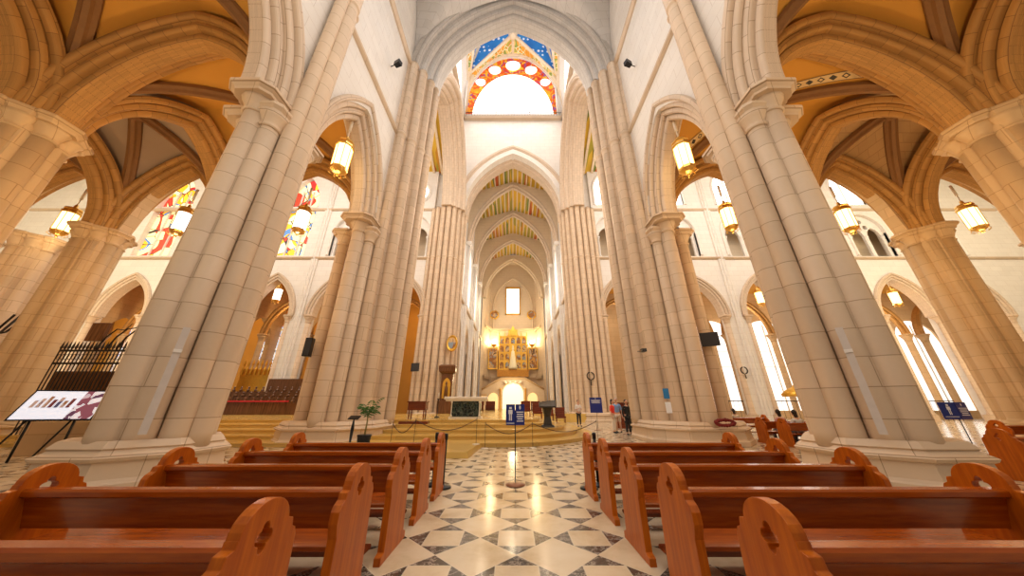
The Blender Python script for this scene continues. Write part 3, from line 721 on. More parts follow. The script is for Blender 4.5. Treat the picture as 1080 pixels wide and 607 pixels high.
# triforium gallery back wall, chapel backs
for s in (-1, 1):
    a, b = sorted((s * 10.1, s * 62)); mb = MB(); mb.box(a, 33.4, 17, b, 33.7, 24.7); mb.build('wall_gallery_' + sd(s), CHANC, kind='structure')
    mb = MB(); mb.box(a, 31.9, 17.0, b, 33.4, 17.3); mb.box(a, 31.9, 24.7, b, 33.7, 25.0); mb.build('ceiling_gallery_' + sd(s), CHANC, kind='structure')
    mb = MB(); mb.box(a, 31.9, 16.0, b, 38.6, 16.3); mb.build('ceiling_chapels_' + sd(s), OCHRE, kind='structure')
    BX, HWB = BAY[s]; CB = [31.6, 42.5, 50.8] if s < 0 else [26.6, 33.6, 43.0, 53.5]; WA = 1.7 if s < 0 else 2.9
    a, b = sorted((s * 10.1, s * 62)); mb = MB(); ops = [op_arch(s * c, WA, 9.2, 2.6, 4.2 if s < 0 else .9) for c in CB]
    wall(mb, 'x', 38.2, .4, a, b, 0, 16.3, ops); mb.build('wall_chapels_' + sd(s), OCHRE if s < 0 else STONEO, kind='structure')
    for k, c in enumerate(CB):
        winno += 1; pl = ('nearest the chancel', 'second from the chancel', 'third from the chancel', 'farthest out')[k]
        w = thing('window_%d' % winno, (s * c, 38.4, 4), ('blue and gold stained glass chapel window, left side, ' if s < 0 else 'tall white daylight window behind the right chapel arches, ') + pl, 'window'); w['kind'] = 'structure'
        mb = MB(); arch_panel(mb, 'x', 38.4, .05, s * c, WA, 4.2 if s < 0 else .9, 9.2, 2.6); mb.build('pane', STAINB if s < 0 else DAYW, w)
        mb = MB(); mb.box(s * c - .06, 38.3, 4.2 if s < 0 else .9, s * c + .06, 38.42, 11.5)
        for z in (6, 8, 10): mb.box(s * c - 1.6, 38.32, z, s * c + 1.6, 38.4, z + .07)
        mb.build('mullion', IRON if s < 0 else STONEW, w)
    for k, c in enumerate(BX):
        pl = ('next to the chancel', 'second from the chancel', 'third from the chancel', 'fourth from the chancel', 'fifth from the chancel', 'farthest out')[k]
        # side walls dividing chapels, with a second inner arch and a rib
        if k < 5 and s < 0:
            xb = s * (BX[k] + HWB[k] + BX[k + 1] - HWB[k + 1]) / 2
            mb = MB(); wall(mb, 'y', xb - .3, .6, 31.9, 38.2, 0, 16, [op_arch(35, 2.0, 8.5, 3.2, -5)]); mb.build('wall_chapel_divider_' + sd(s), STONEO, kind='structure')
        arch_thing('inner_chapel_arch', 'x', s * c, 34.6, 9.4, HWB[k] * .74, 3.9, moulded(.55, .2, .4, 2, .1), ARCHO, 'brown inner arch of the %s transept chapel %s' % (sd(s), pl), 'inner arches of the chapels', 12)
        it = thing('chapel_column', (s * c, 34.6, 0), 'pair of warm stone columns under the inner arch of the %s chapel %s' % (sd(s), pl), 'column', 'inner columns of the chapels')
        for sg in (-1, 1):
            x = s * c + sg * (HWB[k] * .74 + .3); shaft(it, STONEO, x, 34.6, .3, 8.6, .05, n=12); capital(it, STONEO, x, 34.6, .3, 9.4, .5)
# painted transept ceilings
for s in (-1, 1):
    a, b = sorted((s * 9.0, s * 62)); t = thing('ceiling_transept', (s * 29, 23.6, 30), 'green and yellow painted pitched ceiling of the %s transept' % sd(s), 'ceiling'); t['kind'] = 'structure'
    mb = MB(); mb.add([(a, 14.8, 31), (b, 14.8, 31), (b, 23.6, 35), (a, 23.6, 35), (b, 31.2, 31), (a, 31.2, 31)], [(0, 1, 2, 3), (3, 2, 4, 5)]); mb.build('painted_panels', PCEIL, t)
    mb = MB()
    x = a + .5
    while x < b:
        mb.add([(x, 14.8, 30.95), (x + .3, 14.8, 30.95), (x + .3, 23.6, 34.95), (x, 23.6, 34.95), (x, 14.8, 30.7), (x + .3, 14.8, 30.7), (x + .3, 23.6, 34.7), (x, 23.6, 34.7)], [(4, 5, 6, 7), (0, 3, 7, 4), (1, 5, 6, 2)])
        mb.add([(x, 31.2, 30.95), (x + .3, 31.2, 30.95), (x + .3, 23.6, 34.95), (x, 23.6, 34.95), (x, 31.2, 30.7), (x + .3, 31.2, 30.7), (x + .3, 23.6, 34.7), (x, 23.6, 34.7)], [(4, 5, 6, 7), (0, 3, 7, 4), (1, 5, 6, 2)])
        x += 1.1
    mb.build('beams', CHANC, t)

# ------------------------------------------------------------------ chancel
CY = [32.6, 38.3, 45.8, 53.6, 60.5]; CW = 6.9
for s in (-1, 1):
    mb = MB(); ops = []
    for y0, y1 in zip(CY, CY[1:]):
        c = (y0 + y1) / 2; ops += [op_arch(c, 1.7, 8.5, 3.6, .8), op_arch(c, 1.8, 21.5, 3.4, 15.5)]
    wall(mb, 'y', CW if s > 0 else -CW - .8, .8, 33, 61, 0, 32, ops); mb.build('wall_chancel_' + sd(s), STONEW, kind='structure')
    mb = MB(); rings = [[(s * u, y, z) for u, z in ((CW + .1, 14.2), (CW - .25, 14.3), (CW - .3, 14.5), (CW + .1, 14.65))] for y in (33.5, 61)]; mb.loft(rings); mb.build('trim_6', TRIMC, kind='structure')
    for k, (y0, y1) in enumerate(zip(CY, CY[1:])):
        winno += 1; w = thing('window_%d' % winno, (s * CW, (y0 + y1) / 2, 16), 'bright window high in the %s chancel wall' % sd(s), 'window'); w['kind'] = 'structure'
        mb = MB(); arch_panel(mb, 'y', s * (CW + .5), .04, (y0 + y1) / 2, 1.8, 15.5, 21.5, 3.4); mb.build('pane', DAY, w)
        mb = MB(); mb.box(s * (CW + .3), (y0 + y1) / 2 - .07, 15.5, s * (CW + .46), (y0 + y1) / 2 + .07, 24.8); mb.build('mullion', STONEW, w)
        mb = MB(); sweep_arch(mb, 'y', (y0 + y1) / 2, s * CW, 8.5, 1.7, 3.6, [(0, .2), (0, -.15), (.25, -.25), (.45, 0)], 10, 7.6); o = mb.build('chancel_arcade_arch', CHANC)
        tag(o, 'narrow arch in the %s chancel wall, bay %s from the crossing' % (sd(s), ('first', 'second', 'third', 'last')[k]), 'arch', 'arches along the chancel walls')
    mb = MB(); mb.box(s * (CW + 2.5), 33.9, 0, s * (CW + 2.8), 61, 13); mb.build('wall_ambulatory_' + sd(s), OCHRE, kind='structure')
    for k, y in enumerate(CY[1:4]):
        t = thing('wall_pier', (s * CW, y, 0), 'slender clustered wall pier on the %s of the chancel, %s from the crossing' % (sd(s), ('first', 'second', 'third')[k]), 'pier', 'wall piers of the chancel')
        for dy, dx, r in ((-.45, 0, .2), (0, -.22, .28), (.45, 0, .2)): shaft(t, STONEW, s * (CW - .05 + dx), y + dy, r, 24, .1, (14.4,), 10)
        mb = MB(); mb.box(s * (CW - .75), y - .8, 23.6, s * (CW + .1), y + .8, 24.1); mb.build('capital', STONEW, t)
names = ('nearest', 'second', 'third')
for k, y in enumerate(CY[1:4]):
    top = 34.4 if k < 2 else 33.3; h = top - 24; a = 6.15
    mb = MB(); sweep_arch(mb, 'x', 0, y, 24, a, h, moulded(.7, .25, .55, 2, .15), 18); o = mb.build('chancel_arch', ARCHS)
    tag(o, 'pale transverse arch under the painted chancel ceiling, %s behind the crossing arch' % names[k], 'arch', 'transverse arches of the chancel')
    mb = MB(); wall(mb, 'x', y - .3, .6, -6.9, 6.9, 24, 36.0 - .0, [op_arch(0, 6.5, 24, h + .35)])
    mb.build('wall_over_arch', CHANC, kind='structure')
for k, (y0, y1) in enumerate(zip([33.2] + CY[1:], CY[1:])):
    e, r = (33.2, 35.6) if k < 3 else (32.2, 34.5)
    t = thing('ceiling_chancel', (0, (y0 + y1) / 2, 33), 'pitched ceiling painted red, gold and green between white battens over chancel bay %s' % ('one', 'two', 'three', 'four')[k], 'ceiling'); t['kind'] = 'structure'
    mb = MB(); mb.add([(-7.4, y0, e), (-7.4, y1, e), (0, y1, r), (0, y0, r), (7.4, y1, e), (7.4, y0, e)], [(0, 1, 2, 3), (3, 2, 4, 5)]); mb.build('painted_panels', PCEIL, t)
    mb = MB(); q = 0
    for i in range(-9, 10):
        x = i * .72; z = r - abs(x) * (r - e) / 7.4
        mb.box(x - .09, y0, z - .28, x + .09, y1, z - .02)
    mb.build('battens', CHANC, t)
# apse
mb = MB(); pts = [(-6.7, 60.5), (-6.2, 61.5), (-5.2, 65.2), (5.2, 65.2), (6.2, 61.5), (6.7, 60.5)]
for (xa, ya), (xb, yb) in zip(pts, pts[1:]):
    mb.add([(xa, ya, 0), (xb, yb, 0), (xb, yb, 34), (xa, ya, 34), (xa, ya + .3, 0), (xb, yb + .3, 0), (xb, yb + .3, 34), (xa, ya + .3, 34)], [(0, 1, 2, 3), (4, 5, 6, 7)])
mb.add([(-7, 60.4, 33.9), (7, 60.4, 33.9), (7, 66, 33.9), (-7, 66, 33.9)], [(0, 1, 2, 3)])
mb.build('wall_apse', CHANC, kind='structure')
mb = MB(); sweep_arch(mb, 'x', 0, 60.5, 23.5, 5.75, 8.9, moulded(.8, .3, .6, 2, .15), 18); tag(mb.build('apse_arch', CHANC), 'golden pointed arch framing the apse behind the altarpiece', 'arch')
mb = MB(); wall(mb, 'x', 60.3, .5, -7.2, 7.2, 23.5, 34, [op_arch(0, 6.2, 23.5, 9.4)]); mb.build('wall_apse_arch', CHANC, kind='structure')
mb = MB(); sweep_arch(mb, 'x', 0, 65.0, 23, 4.3, 6.9, [(0, .1), (0, -.2), (.25, -.3), (.4, .1)], 16, 5.4); tag(mb.build('blind_arch', CHANC), 'thin blind arch drawn on the golden apse wall around its window', 'arch')
mb = MB(); pp = [(-5.95, 61.6), (-5.0, 65.0), (5.0, 65.0), (5.95, 61.6)]
for z0, z1, e in ((17.2, 17.45, .15), (17.45, 17.75, .35), (6.6, 6.9, .15), (6.9, 7.3, .4)):
    for (xa, ya), (xb, yb) in zip(pp, pp[1:]):
        mb.add([(xa, ya + .2, z0), (xb, yb + .2, z0), (xb * .97, yb - e, z0), (xa * .97, ya - e, z0), (xa, ya + .2, z1), (xb, yb + .2, z1), (xb * .97, yb - e, z1), (xa * .97, ya - e, z1)], [(0, 1, 2, 3), (4, 5, 6, 7), (2, 3, 7, 6)])
mb.build('trim_7', CHANC, kind='structure')
winno += 1; w = thing('window_%d' % winno, (0, 65, 21), 'small bright window at the centre of the golden apse wall', 'window'); w['kind'] = 'structure'
mb = MB(); mb.box(-1.5, 64.95, 21.2, 1.5, 65.1, 27.4); mb.build('pane', DAYW, w)
mb = MB()
for b_ in ((-1.75, 20.9, -1.5, 27.8), (1.5, 20.9, 1.75, 27.8), (-1.75, 27.4, 1.75, 27.8), (-1.75, 20.9, 1.75, 21.2)): mb.box(b_[0], 64.8, b_[1], b_[2], 65.15, b_[3])
mb.build('frame', GOLD, w)
CANV = cells('old_canvas', [(0, (.30, .12, .03)), (.3, (.55, .28, .07)), (.55, (.12, .06, .03)), (.75, (.6, .4, .2)), (.9, (.25, .3, .35))], 1.6, lead=0)
for s in (-1, 1):
    t = thing('round_relief', (s * 4.5, 65, 20.9), 'round gilded painting on the apse wall, %s of the window' % sd(s), 'painting', 'paintings in the apse')
    mb = MB(); mb.loft([[(s * 4.3 + r * math.cos(2 * PI * j / 8 + PI / 8), yy, 20.9 + r * math.sin(2 * PI * j / 8 + PI / 8)) for j in range(8)] for r, yy in ((1.1, 65.1), (1.1, 64.8), (.85, 64.7))]); mb.build('frame', GOLD, t)
    mb = MB(); mb.loft([[(s * 4.3 + .8 * math.cos(2 * PI * j / 16), yy, 20.9 + .8 * math.sin(2 * PI * j / 16)) for j in range(16)] for yy in (64.75, 64.66)]); mb.build('canvas', CANV, t)
    t = thing('side_painting', (s * 4.6, 64, 8.8), 'tall dark gold panel painting on the apse wall %s of the altarpiece' % sd(s), 'painting', 'paintings in the apse')
    mb = MB(); x = s * 4.35; mb.box(x - 1.0, 64.0, 8.6, x + 1.0, 64.3, 13.2); mb.build('frame', GOLD, t)
    mb = MB(); mb.box(x - .8, 63.94, 8.85, x + .8, 64.05, 12.95); mb.build('canvas', CANV, t)
    t = thing('wall_lamp', (s * 4.2, 63.7, 14), 'dazzling golden uplight on the apse wall, %s of the altarpiece' % sd(s), 'lamp', 'uplights beside the altarpiece')
    mb = MB(); mb.lathe(s * 4.2, 63.7, [(.1, 13.3), (.5, 13.5), (.6, 13.9), (.55, 14.0)], 14); mb.build('bowl', GOLD, t)
    mb = MB(); mb.sphere((s * 4.2, 63.7, 14.15), .42, 12, 8); mb.build('bulb', LAMPG, t)
    mb = MB(); mb.tube([(s * 4.2, 63.9, 13.5), (s * 4.2, 64.9, 13.3)], .07, 6); mb.build('bracket', GOLD, t)
# altarpiece
RX = 3.0
t = thing('altarpiece', (0, 63, 7), 'tall gilded altarpiece of small painted niches with a white Virgin statue at its centre', 'altarpiece')
mb = MB(); mb.box(-RX, 63.4, 7.2, RX, 64, 15.6); mb.box(-1.0, 63.4, 15.5, 1.0, 64, 17.0); mb.build('back_panel', GOLD, t)
mb = MB(); mb.box(-3.3, 62.9, 7.0, 3.3, 64, 8.2); mb.box(-3.35, 62.8, 8.2, 3.35, 64, 8.4); mb.build('predella', GOLDD, t)
for ix in range(5):
    for iz in range(4):
        x = -2.4 + ix * 1.2; z = 8.7 + iz * 1.75
        if ix == 2 and iz < 3: continue
        mb = MB(); mb.loft([[(x + a, 63.42, z + b) for a, b in ((-.42, 0), (.42, 0), (.42, .95), (.2, 1.25), (0, 1.35), (-.2, 1.25), (-.42, .95))], [(x + a, 63.3, z + b) for a, b in ((-.42, 0), (.42, 0), (.42, .95), (.2, 1.25), (0, 1.35), (-.2, 1.25), (-.42, .95))]]); mb.build('painted_niche', CANV, t)
for ix in range(6):
    x = -3.0 + ix * 1.2; mb = MB()
    if ix in (2, 3): x += (-.12 if ix == 2 else .12)
    mb.lathe(x, 63.25, [(.12, 8.4), (.12, 8.7), (.07, 8.8), (.07, 15.4), (.12, 15.6), (.10, 16.0), (.01, 16.6)], 8); mb.build('pinnacle', GOLD, t)
for iz in range(4):
    mb = MB(); mb.box(-RX, 63.1, 10.15 + iz * 1.75, -.75, 63.5, 10.3 + iz * 1.75); mb.box(.75, 63.1, 10.15 + iz * 1.75, RX, 63.5, 10.3 + iz * 1.75); mb.build('cornice', GOLD, t)
mb = MB(); mb.add([(-1.2, 63.3, 15.7), (1.2, 63.3, 15.7), (0, 63.3, 17.9), (-1.2, 63.9, 15.7), (1.2, 63.9, 15.7), (0, 63.9, 17.9)], [(0, 1, 2), (5, 4, 3), (0, 3, 4, 1), (1, 4, 5, 2), (2, 5, 3, 0)]); mb.build('gable', GOLD, t)
mb = MB(); mb.lathe(0, 62.9, [(.9, 8.5), (.95, 8.9), (.75, 9.4), (.6, 10.5), (.42, 11.6), (.3, 12.2), (.12, 12.4), (.2, 12.6), (.22, 12.85), (.12, 13.1), (.2, 13.2), (.02, 13.5)], 14); mb.build('statue', plain('statue_silk', (.95, .85, .6), .4), t)
# lower altar screen
t = thing('altar_screen', (0, 56, 0), 'low gabled gilded screen with glowing centre beneath the altarpiece', 'screen')
mb = MB(); pr = [(-5.8, 0), (-5.8, 4.2), (-4.6, 4.9), (-2.2, 6.2), (2.2, 6.2), (4.6, 4.9), (5.8, 4.2), (5.8, 0)]
mb.loft([[(x, 57, z) for x, z in pr], [(x, 57.5, z) for x, z in pr]]); mb.build('panel', CHANC, t)
mb = MB(); mb.tube([(-5.8, 56.9, 4.2), (-4.6, 56.9, 4.9), (-2.2, 56.9, 6.2), (2.2, 56.9, 6.2), (4.6, 56.9, 4.9), (5.8, 56.9, 4.2)], .16, 8); mb.build('moulding', STONEO, t)
mb = MB(); arch_panel(mb, 'x', 56.8, .2, 0, 1.9, .8, 3.4, 1.9); mb.build('glowing_niche', glow('niche_glow', (1, .85, .5), 2.4), t)  # brightness of the niche put in as emission, no lamp behind it
for s in (-1, 1):
    mb = MB(); arch_panel(mb, 'x', 56.85, .15, s * 3.6, .9, .8, 2.6, 1.0); mb.build('glowing_niche', glow('soft_niche_glow', (1, .75, .35), 1.2), t)  # side niches given a weaker emission as well
    mb = MB(); mb.lathe(s * 2.3, 56.7, [(.25, .5), (.15, .7), (.12, 4.2), (.25, 4.4)], 10); mb.build('column', GOLD, t)
mb = MB()
for x in (-1.4, -.5, .5, 1.4): mb.lathe(x, 56.5, [(.28, 5.2), (.33, 5.35), (.28, 5.6), (.05, 5.7)], 12)
mb.build('medallions', MARBLEW, t)
for k in (0, 1, 5, 6):
    t = thing('choir_chair', (-5.4 + k * 1.8, 50, 0), 'dark wooden choir chair low in front of the gilded screen', 'chair', 'choir chairs in the chancel'); x = -5.4 + k * 1.8
    mb = MB(); mb.box(x - .75, 50.3, .75, x + .75, 50.45, 2.1); mb.build('backrest', DWOOD, t)
    mb = MB(); mb.box(x - .7, 49.8, 1.15, x + .7, 50.3, 1.25); mb.build('seat', DWOOD, t)
    for e in (-.75, .69): mb = MB(); mb.box(x + e, 49.8, .75, x + e + .06, 50.3, 1.5); mb.build('armrest', DWOOD, t)
# ------------------------------------------------------------------ sanctuary steps
ELL = [(5.1, 6.4, .15), (4.4, 5.3, .30), (3.7, 4.2, .45), (3.0, 2.9, .60), (2.3, 1.5, .75)]
for k, (a, b, z) in enumerate(ELL):
    pts = [(-24, 19 - b + (.0))]; cxe = -.7
    for i in range(25):
        t = -PI / 2 + PI / 2 * i / 24; pts.append((cxe + a * math.cos(t), 19 + b * math.sin(t)))
    pts += [(cxe + a, 30.2), (-24, 30.2)]
    def shrink(p, e): return [(x - (e if x > cxe - 1 else 0), y + (e if y < 20 else 0)) for x, y in p]
    mb = MB(); mb.loft([[(x, y, z - .15) for x, y in shrink(pts, .03)], [(x, y, z - .04) for x, y in shrink(pts, .03)], [(x, y, z - .035) for x, y in pts], [(x, y, z) for x, y in pts]])
    mb.build('floor_sanctuary_step', GOLDSTEP, kind='structure')
mb = MB(); mb.loft([[(-4.4, 10.1, 0), (-1.36, 10.1, 0), (-1.2, 12.62, 0), (-4.4, 12.62, 0)], [(-4.4, 10.13, .17), (-1.4, 10.13, .17), (-1.24, 12.62, .17), (-4.4, 12.62, .17)]]); o = mb.build('floor_projecting_step', GOLDSTEP, kind='structure')
mb = MB(); mb.box(-7, 30.2, 0, 7, 61, .75); mb.build('floor_chancel', GOLDSTEP, kind='structure')

# ------------------------------------------------------------------ pews
def plate(prof, x0, x1, hole=None):
    bm = bmesh.new(); loops = [prof] + ([hole] if hole else []); es = []
    for lp in loops:
        vs = [bm.verts.new((x0, y, z)) for y, z in lp]
        es += [bm.edges.new((vs[i], vs[(i + 1) % len(vs)])) for i in range(len(vs))]
    r = bmesh.ops.triangle_fill(bm, edges=es, use_beauty=True)
    fs = [g for g in bm.faces]
    ex = bmesh.ops.extrude_face_region(bm, geom=fs)
    bmesh.ops.translate(bm, vec=(x1 - x0, 0, 0), verts=[g for g in ex['geom'] if isinstance(g, bmesh.types.BMVert)])
    bmesh.ops.recalc_face_normals(bm, faces=bm.faces[:])
    me = bpy.data.meshes.new('end_panel'); bm.to_mesh(me); bm.free(); return me
endprof = [(-.10, 0), (-.10, .07), (-.03, .09), (-.02, .56), (-.05, .66), (-.045, .735), (-.02, .775), (.02, .80), (.03, .845), (.07, .855), (.075, .89)]
for i in range(0, 13):
    t = PI - PI * i / 12 * .92; endprof.append((.25 + .17 * math.cos(t), .885 + .135 * math.sin(t)))
endprof += [(.425, .885), (.465, .875), (.475, .83), (.505, .815), (.525, .77), (.53, .5), (.54, .10), (.62, .07), (.62, 0)]
hole = []
for i in range(32):
    t = 2 * PI * i / 32; r = .036 + .022 * abs(math.cos(2 * t)) ; hole.append((.25 + r * math.cos(t), .845 + 1.25 * r * math.sin(t)))
PL = 2.80
def make_pew():
    t = thing('pew', (0, 0, 0), '', 'pew')
    for x in (0, PL - .07):
        me = plate(endprof, x, x + .07, hole); me.materials.append(WOODE); o = bpy.data.objects.new('end_panel', me); C.objects.link(o); o.parent = t
        m = o.modifiers.new('b', 'BEVEL'); m.width = .008; m.segments = 2; m.limit_method = 'ANGLE'
    x0, x1 = .07, PL - .07
    mb = MB(); mb.loft([[(x, y, z) for y, z in ((.10, .80), (.10, .835), (.115, .85), (.20, .85), (.215, .84), (.215, .80), (.20, .785), (.12, .785))] for x in (x0, x1)]); mb.build('top_rail', WOOD, t)
    mb = MB(); mb.loft([[(x, y, z) for y, z in ((.135, .79), (.16, .79), (.225, .56), (.20, .56))] for x in (x0, x1)]); mb.build('backrest', WOOD, t)
    mb = MB(); mb.loft([[(x, y, z) for y, z in ((.17, .42), (.17, .45), (.20, .455), (.60, .465), (.63, .45), (.63, .43), (.60, .42))] for x in (x0, x1)]); mb.build('seat', WOOD, t)
    mb = MB(); mb.box(x0, .56, .33, x1, .585, .42); mb.build('apron', WOOD, t)
    mb = MB(); mb.loft([[(x, y, z) for y, z in ((-.28, .15), (-.28, .19), (-.10, .19), (-.08, .17), (-.10, .15))] for x in (x0 + .05, x1 - .05)]); mb.build('kneeler', DWOOD, t)
    for x in (x0 + .1, x1 - .17): mb = MB(); mb.box(x, -.24, 0, x + .07, -.12, .15); mb.build('kneeler_foot', DWOOD, t)
    mb = MB(); mb.box(PL / 2 - .03, .22, 0, PL / 2 + .03, .5, .42); mb.build('middle_support', DWOOD, t)
    return t
pew = make_pew(); first = True
rowY = [1.86, 2.93, 4.0, 5.07, 6.14]
for s in (-1, 1):
    for k, y in enumerate(rowY):
        o = pew if first else copy_tree(pew); first = False
        x = (-1.33 - PL) if s < 0 else 1.37
        place(o, (x, y - .17, 0), 0, 'glossy wooden pew, %s of the aisle, %s' % (sd(s), ('nearest row, cut by bottom edge', 'second row from the camera', 'middle row of five', 'fourth row from the camera', 'farthest row beside the belt post')[k]), 'pews on the %s of the central aisle' % sd(s))
# pews in the right transept and aisle
def px2(x, y, rz, lab, grp): o = copy_tree(pew); return place(o, (x, y, 0), rz, lab, grp)
for k, (x, y, rz) in enumerate(((10.75, 12.6, .0), (10.75, 13.75, .0), (11.3, 17.6, .0))):
    px2(x, y, rz, 'red-brown pew in the right transept with people sitting in it, %s' % ('nearest', 'middle', 'farthest')[k], 'pews in the right transept')
for k, (x, y, rz) in enumerate(((16.6, 9.9, 0), (16.9, 11.0, 0), )):
    px2(x, y, rz, 'red-brown pew standing behind the blue sign on the right, %s' % ('nearest', 'farther')[k], 'pews in the right aisle')
px2(10.8, 7.0, 0, 'red-brown pew at the right edge of the photo beyond the nearest pier', None)
# ------------------------------------------------------------------ rope posts, signs
def post(x, y, lab, h=.96):
    t = thing('barrier_post', (x, y, 0), lab, 'post', 'black belt posts at the aisle ends')
    mb = MB(); mb.lathe(x, y, [(.17, 0), (.175, .015), (.16, .035), (.05, .05), (.035, .07)], 22); mb.build('base', BLACK, t)
    mb = MB(); mb.lathe(x, y, [(.032, .05), (.032, h - .1)], 14); mb.build('pole', BLACK, t)
    mb = MB(); mb.lathe(x, y, [(.04, h - .12), (.042, h - .02), (.03, h)], 14); mb.build('head', BLACK, t)
    return t
post(-1.38, 6.72, 'black belt post on the left edge of the aisle, just past the last pew'); post(1.47, 6.66, 'black belt post on the right edge of the aisle, just past the last pew')
post(-1.62, 6.95, 'black belt post half hidden behind the left aisle post'); post(1.72, 6.9, 'black belt post half hidden behind the right aisle post')
NAVY = plain('navy_panel', (.015, .03, .22), .35, var=.15, scale=3)
WHITE = plain('white_print', (.85, .86, .9), .5, var=.02)
def text(txt, loc, size, mat, parent, rx=PI / 2, rz=0, align='CENTER', off=None):
    cu = bpy.data.curves.new('t', 'FONT'); cu.body = txt; cu.size = size; cu.align_x = align; cu.extrude = .002; cu.resolution_u = 2
    o = bpy.data.objects.new('t', cu); C.objects.link(o)
    dg = bpy.context.evaluated_depsgraph_get(); me = bpy.data.meshes.new_from_object(o.evaluated_get(dg)); bpy.data.objects.remove(o)
    Mx = Matrix.Rotation(rz, 4, 'Z') @ Matrix.Rotation(rx, 4, 'X'); me.transform(Matrix.Translation(Vector(loc) - Vector(parent['_loc'])) @ Mx)
    me.materials.clear(); me.materials.append(mat); ob = bpy.data.objects.new('lettering', me); C.objects.link(ob); ob.parent = parent; return ob
def sign(x, y, lab, w=.40, h=.42, zt=1.52, fold=.12, base=.2, z0=0, two=True, rz=0):
    t = thing('information_sign', (x, y, z0), lab, 'sign', None)
    mb = MB(); mb.lathe(x, y, [(base, z0), (base, z0 + .012), (base * .5, z0 + .025), (.02, z0 + .04)], 24); mb.build('base', plain('copper_base', (.25, .10, .05), .35, .7), t)
    mb = MB(); mb.lathe(x, y, [(.011, z0 + .02), (.011, zt - h * .3)], 10); mb.build('pole', BLACK, t)
    lines = ['VISITOR INFO', 'ENTRY', 'PLEASE', 'SILENCE']
    for q, sg in enumerate(((-1, 1) if two else (0,))):
        a = sg * fold; cx_ = x + sg * w * .26; ww = w * .5 if two else w
        d = lambda u: (cx_ + u * math.cos(a), y - .03 - sg * u * 0 + u * math.sin(a))
        x0, y0 = d(-ww / 2); x1, y1 = d(ww / 2)
        mb = MB(); mb.loft([[(x0, y0, zt - h), (x1, y1, zt - h), (x1, y1 + .02, zt - h), (x0, y0 + .02, zt - h)], [(x0, y0, zt), (x1, y1, zt), (x1, y1 + .02, zt), (x0, y0 + .02, zt)]]); mb.build('panel', NAVY, t)
        mb = MB(); nx, ny = math.sin(a), -math.cos(a); e = .004
        def q4(u0, u1, z0_, z1_):
            (xa, ya), (xb, yb) = d(u0), d(u1)
            mb.add([(xa + nx * e, ya + ny * e, z0_), (xb + nx * e, yb + ny * e, z0_), (xb + nx * e, yb + ny * e, z1_), (xa + nx * e, ya + ny * e, z1_)], [(0, 1, 2, 3)])
        if q == 0 and two:      # pictogram of a figure: head and folded body
            q4(-.03, .03, zt - .10, zt - .055); q4(-.045, .045, zt - .20, zt - .115); q4(-.03, -.008, zt - .33, zt - .20); q4(.008, .03, zt - .33, zt - .20); q4(-ww * .42, ww * .42, zt - .39, zt - .375)
        else:
            q4(-.02, .02, zt - .09, zt - .035); q4(-.008, .008, zt - .11, zt - .03)
            for i in range(5):
                wl = ww * (.40, .34, .38, .30, .36)[i]; q4(-wl, wl, zt - .17 - .045 * i, zt - .15 - .045 * i)
        mb.build('print', WHITE, t)
    return t
sign(.05, 6.97, 'folded navy blue sign on a thin black pole in the middle of the aisle', .40, .42, 1.52)
sign(5.55, 21.0, 'single navy notice on a pole standing near the man in white shirt', .82, .95, 1.98, two=False, base=.25)
sign(12.6, 9.0, 'folded navy sign on a pole standing beyond the nearest right pier', .78, .45, 1.58, fold=.15)
# rope barrier before the steps
ROPE = plain('dark_rope', (.05, .02, .015), .8)
rp = [(-1.35, 12.0, .17), (-1.05, 12.3, 0), (.75, 12.4, 0), (-3.4, 11.2, .17), (-4.6, 12.3, 0), (3.7, 14.2, 0)]
for k, (x, y, z) in enumerate(rp):
    t = thing('rope_post', (x, y, z), 'thin rope post before the altar steps, %s' % ('at the corner of the projecting step', 'just right of the projecting step', 'behind the central sign', 'on the projecting step', 'behind the left pews', 'at the right end of the steps')[k], 'post', 'rope posts at the steps')
    mb = MB(); mb.lathe(x, y, [(.13, z), (.13, z + .015), (.02, z + .03)], 16); mb.build('base', MARBLEW, t)
    mb = MB(); mb.lathe(x, y, [(.009, z), (.009, z + .85), (.02, z + .87), (.003, z + .9)], 8); mb.build('pole', IRON, t)
for a, b, lab in ((4, 3, 'dark rope sagging behind the left pews'), (3, 0, 'dark rope sagging along the projecting step'), (1, 2, 'dark rope sagging before the middle of the steps'), (2, 5, 'dark rope sagging before the right of the steps')):
    A_, B_ = Vector(rp[a]), Vector(rp[b]); mb = MB(); mb.tube([tuple(A_.lerp(B_, i / 12) + Vector((0, 0, .84 - .35 * math.sin(PI * i / 12)))) for i in range(13)], .014, 6)
    tag(mb.build('barrier_rope', ROPE), lab, 'rope', 'ropes at the steps')
# ------------------------------------------------------------------ altar, lectern, furniture
AXc, AYc, AZ = -2.9, 19.6, .75
t = thing('altar', (AXc, AYc, AZ), 'white marble altar table with dark green panelled base at the top of the steps', 'altar')
mb = MB(); mb.bbox(AXc - 1.32, AYc - .5, AZ + 1.07, AXc + 1.32, AYc + .5, AZ + 1.24, .02); mb.bbox(AXc - 1.24, AYc - .45, AZ + .98, AXc + 1.24, AYc + .45, AZ + 1.07, .02); mb.build('table_top', MARBLEW, t)
mb = MB(); mb.box(AXc - .9, AYc - .33, AZ + .1, AXc + .9, AYc + .33, AZ + .98); mb.build('base_block', GREENM, t)
mb = MB(); mb.box(AXc - 1.0, AYc - .4, AZ, AXc + 1.0, AYc + .4, AZ + .1); mb.build('foot_slab', MARBLEW, t)
for i in range(6):
    x = AXc - .85 + i * .34; mb = MB(); mb.lathe(x, AYc - .38, [(.06, AZ + .1), (.06, AZ + .18), (.03, AZ + .22), (.03, AZ + .85), (.06, AZ + .9), (.06, AZ + .98)], 10); mb.build('colonnette', GREENM if 0 < i < 5 else MARBLEW, t)
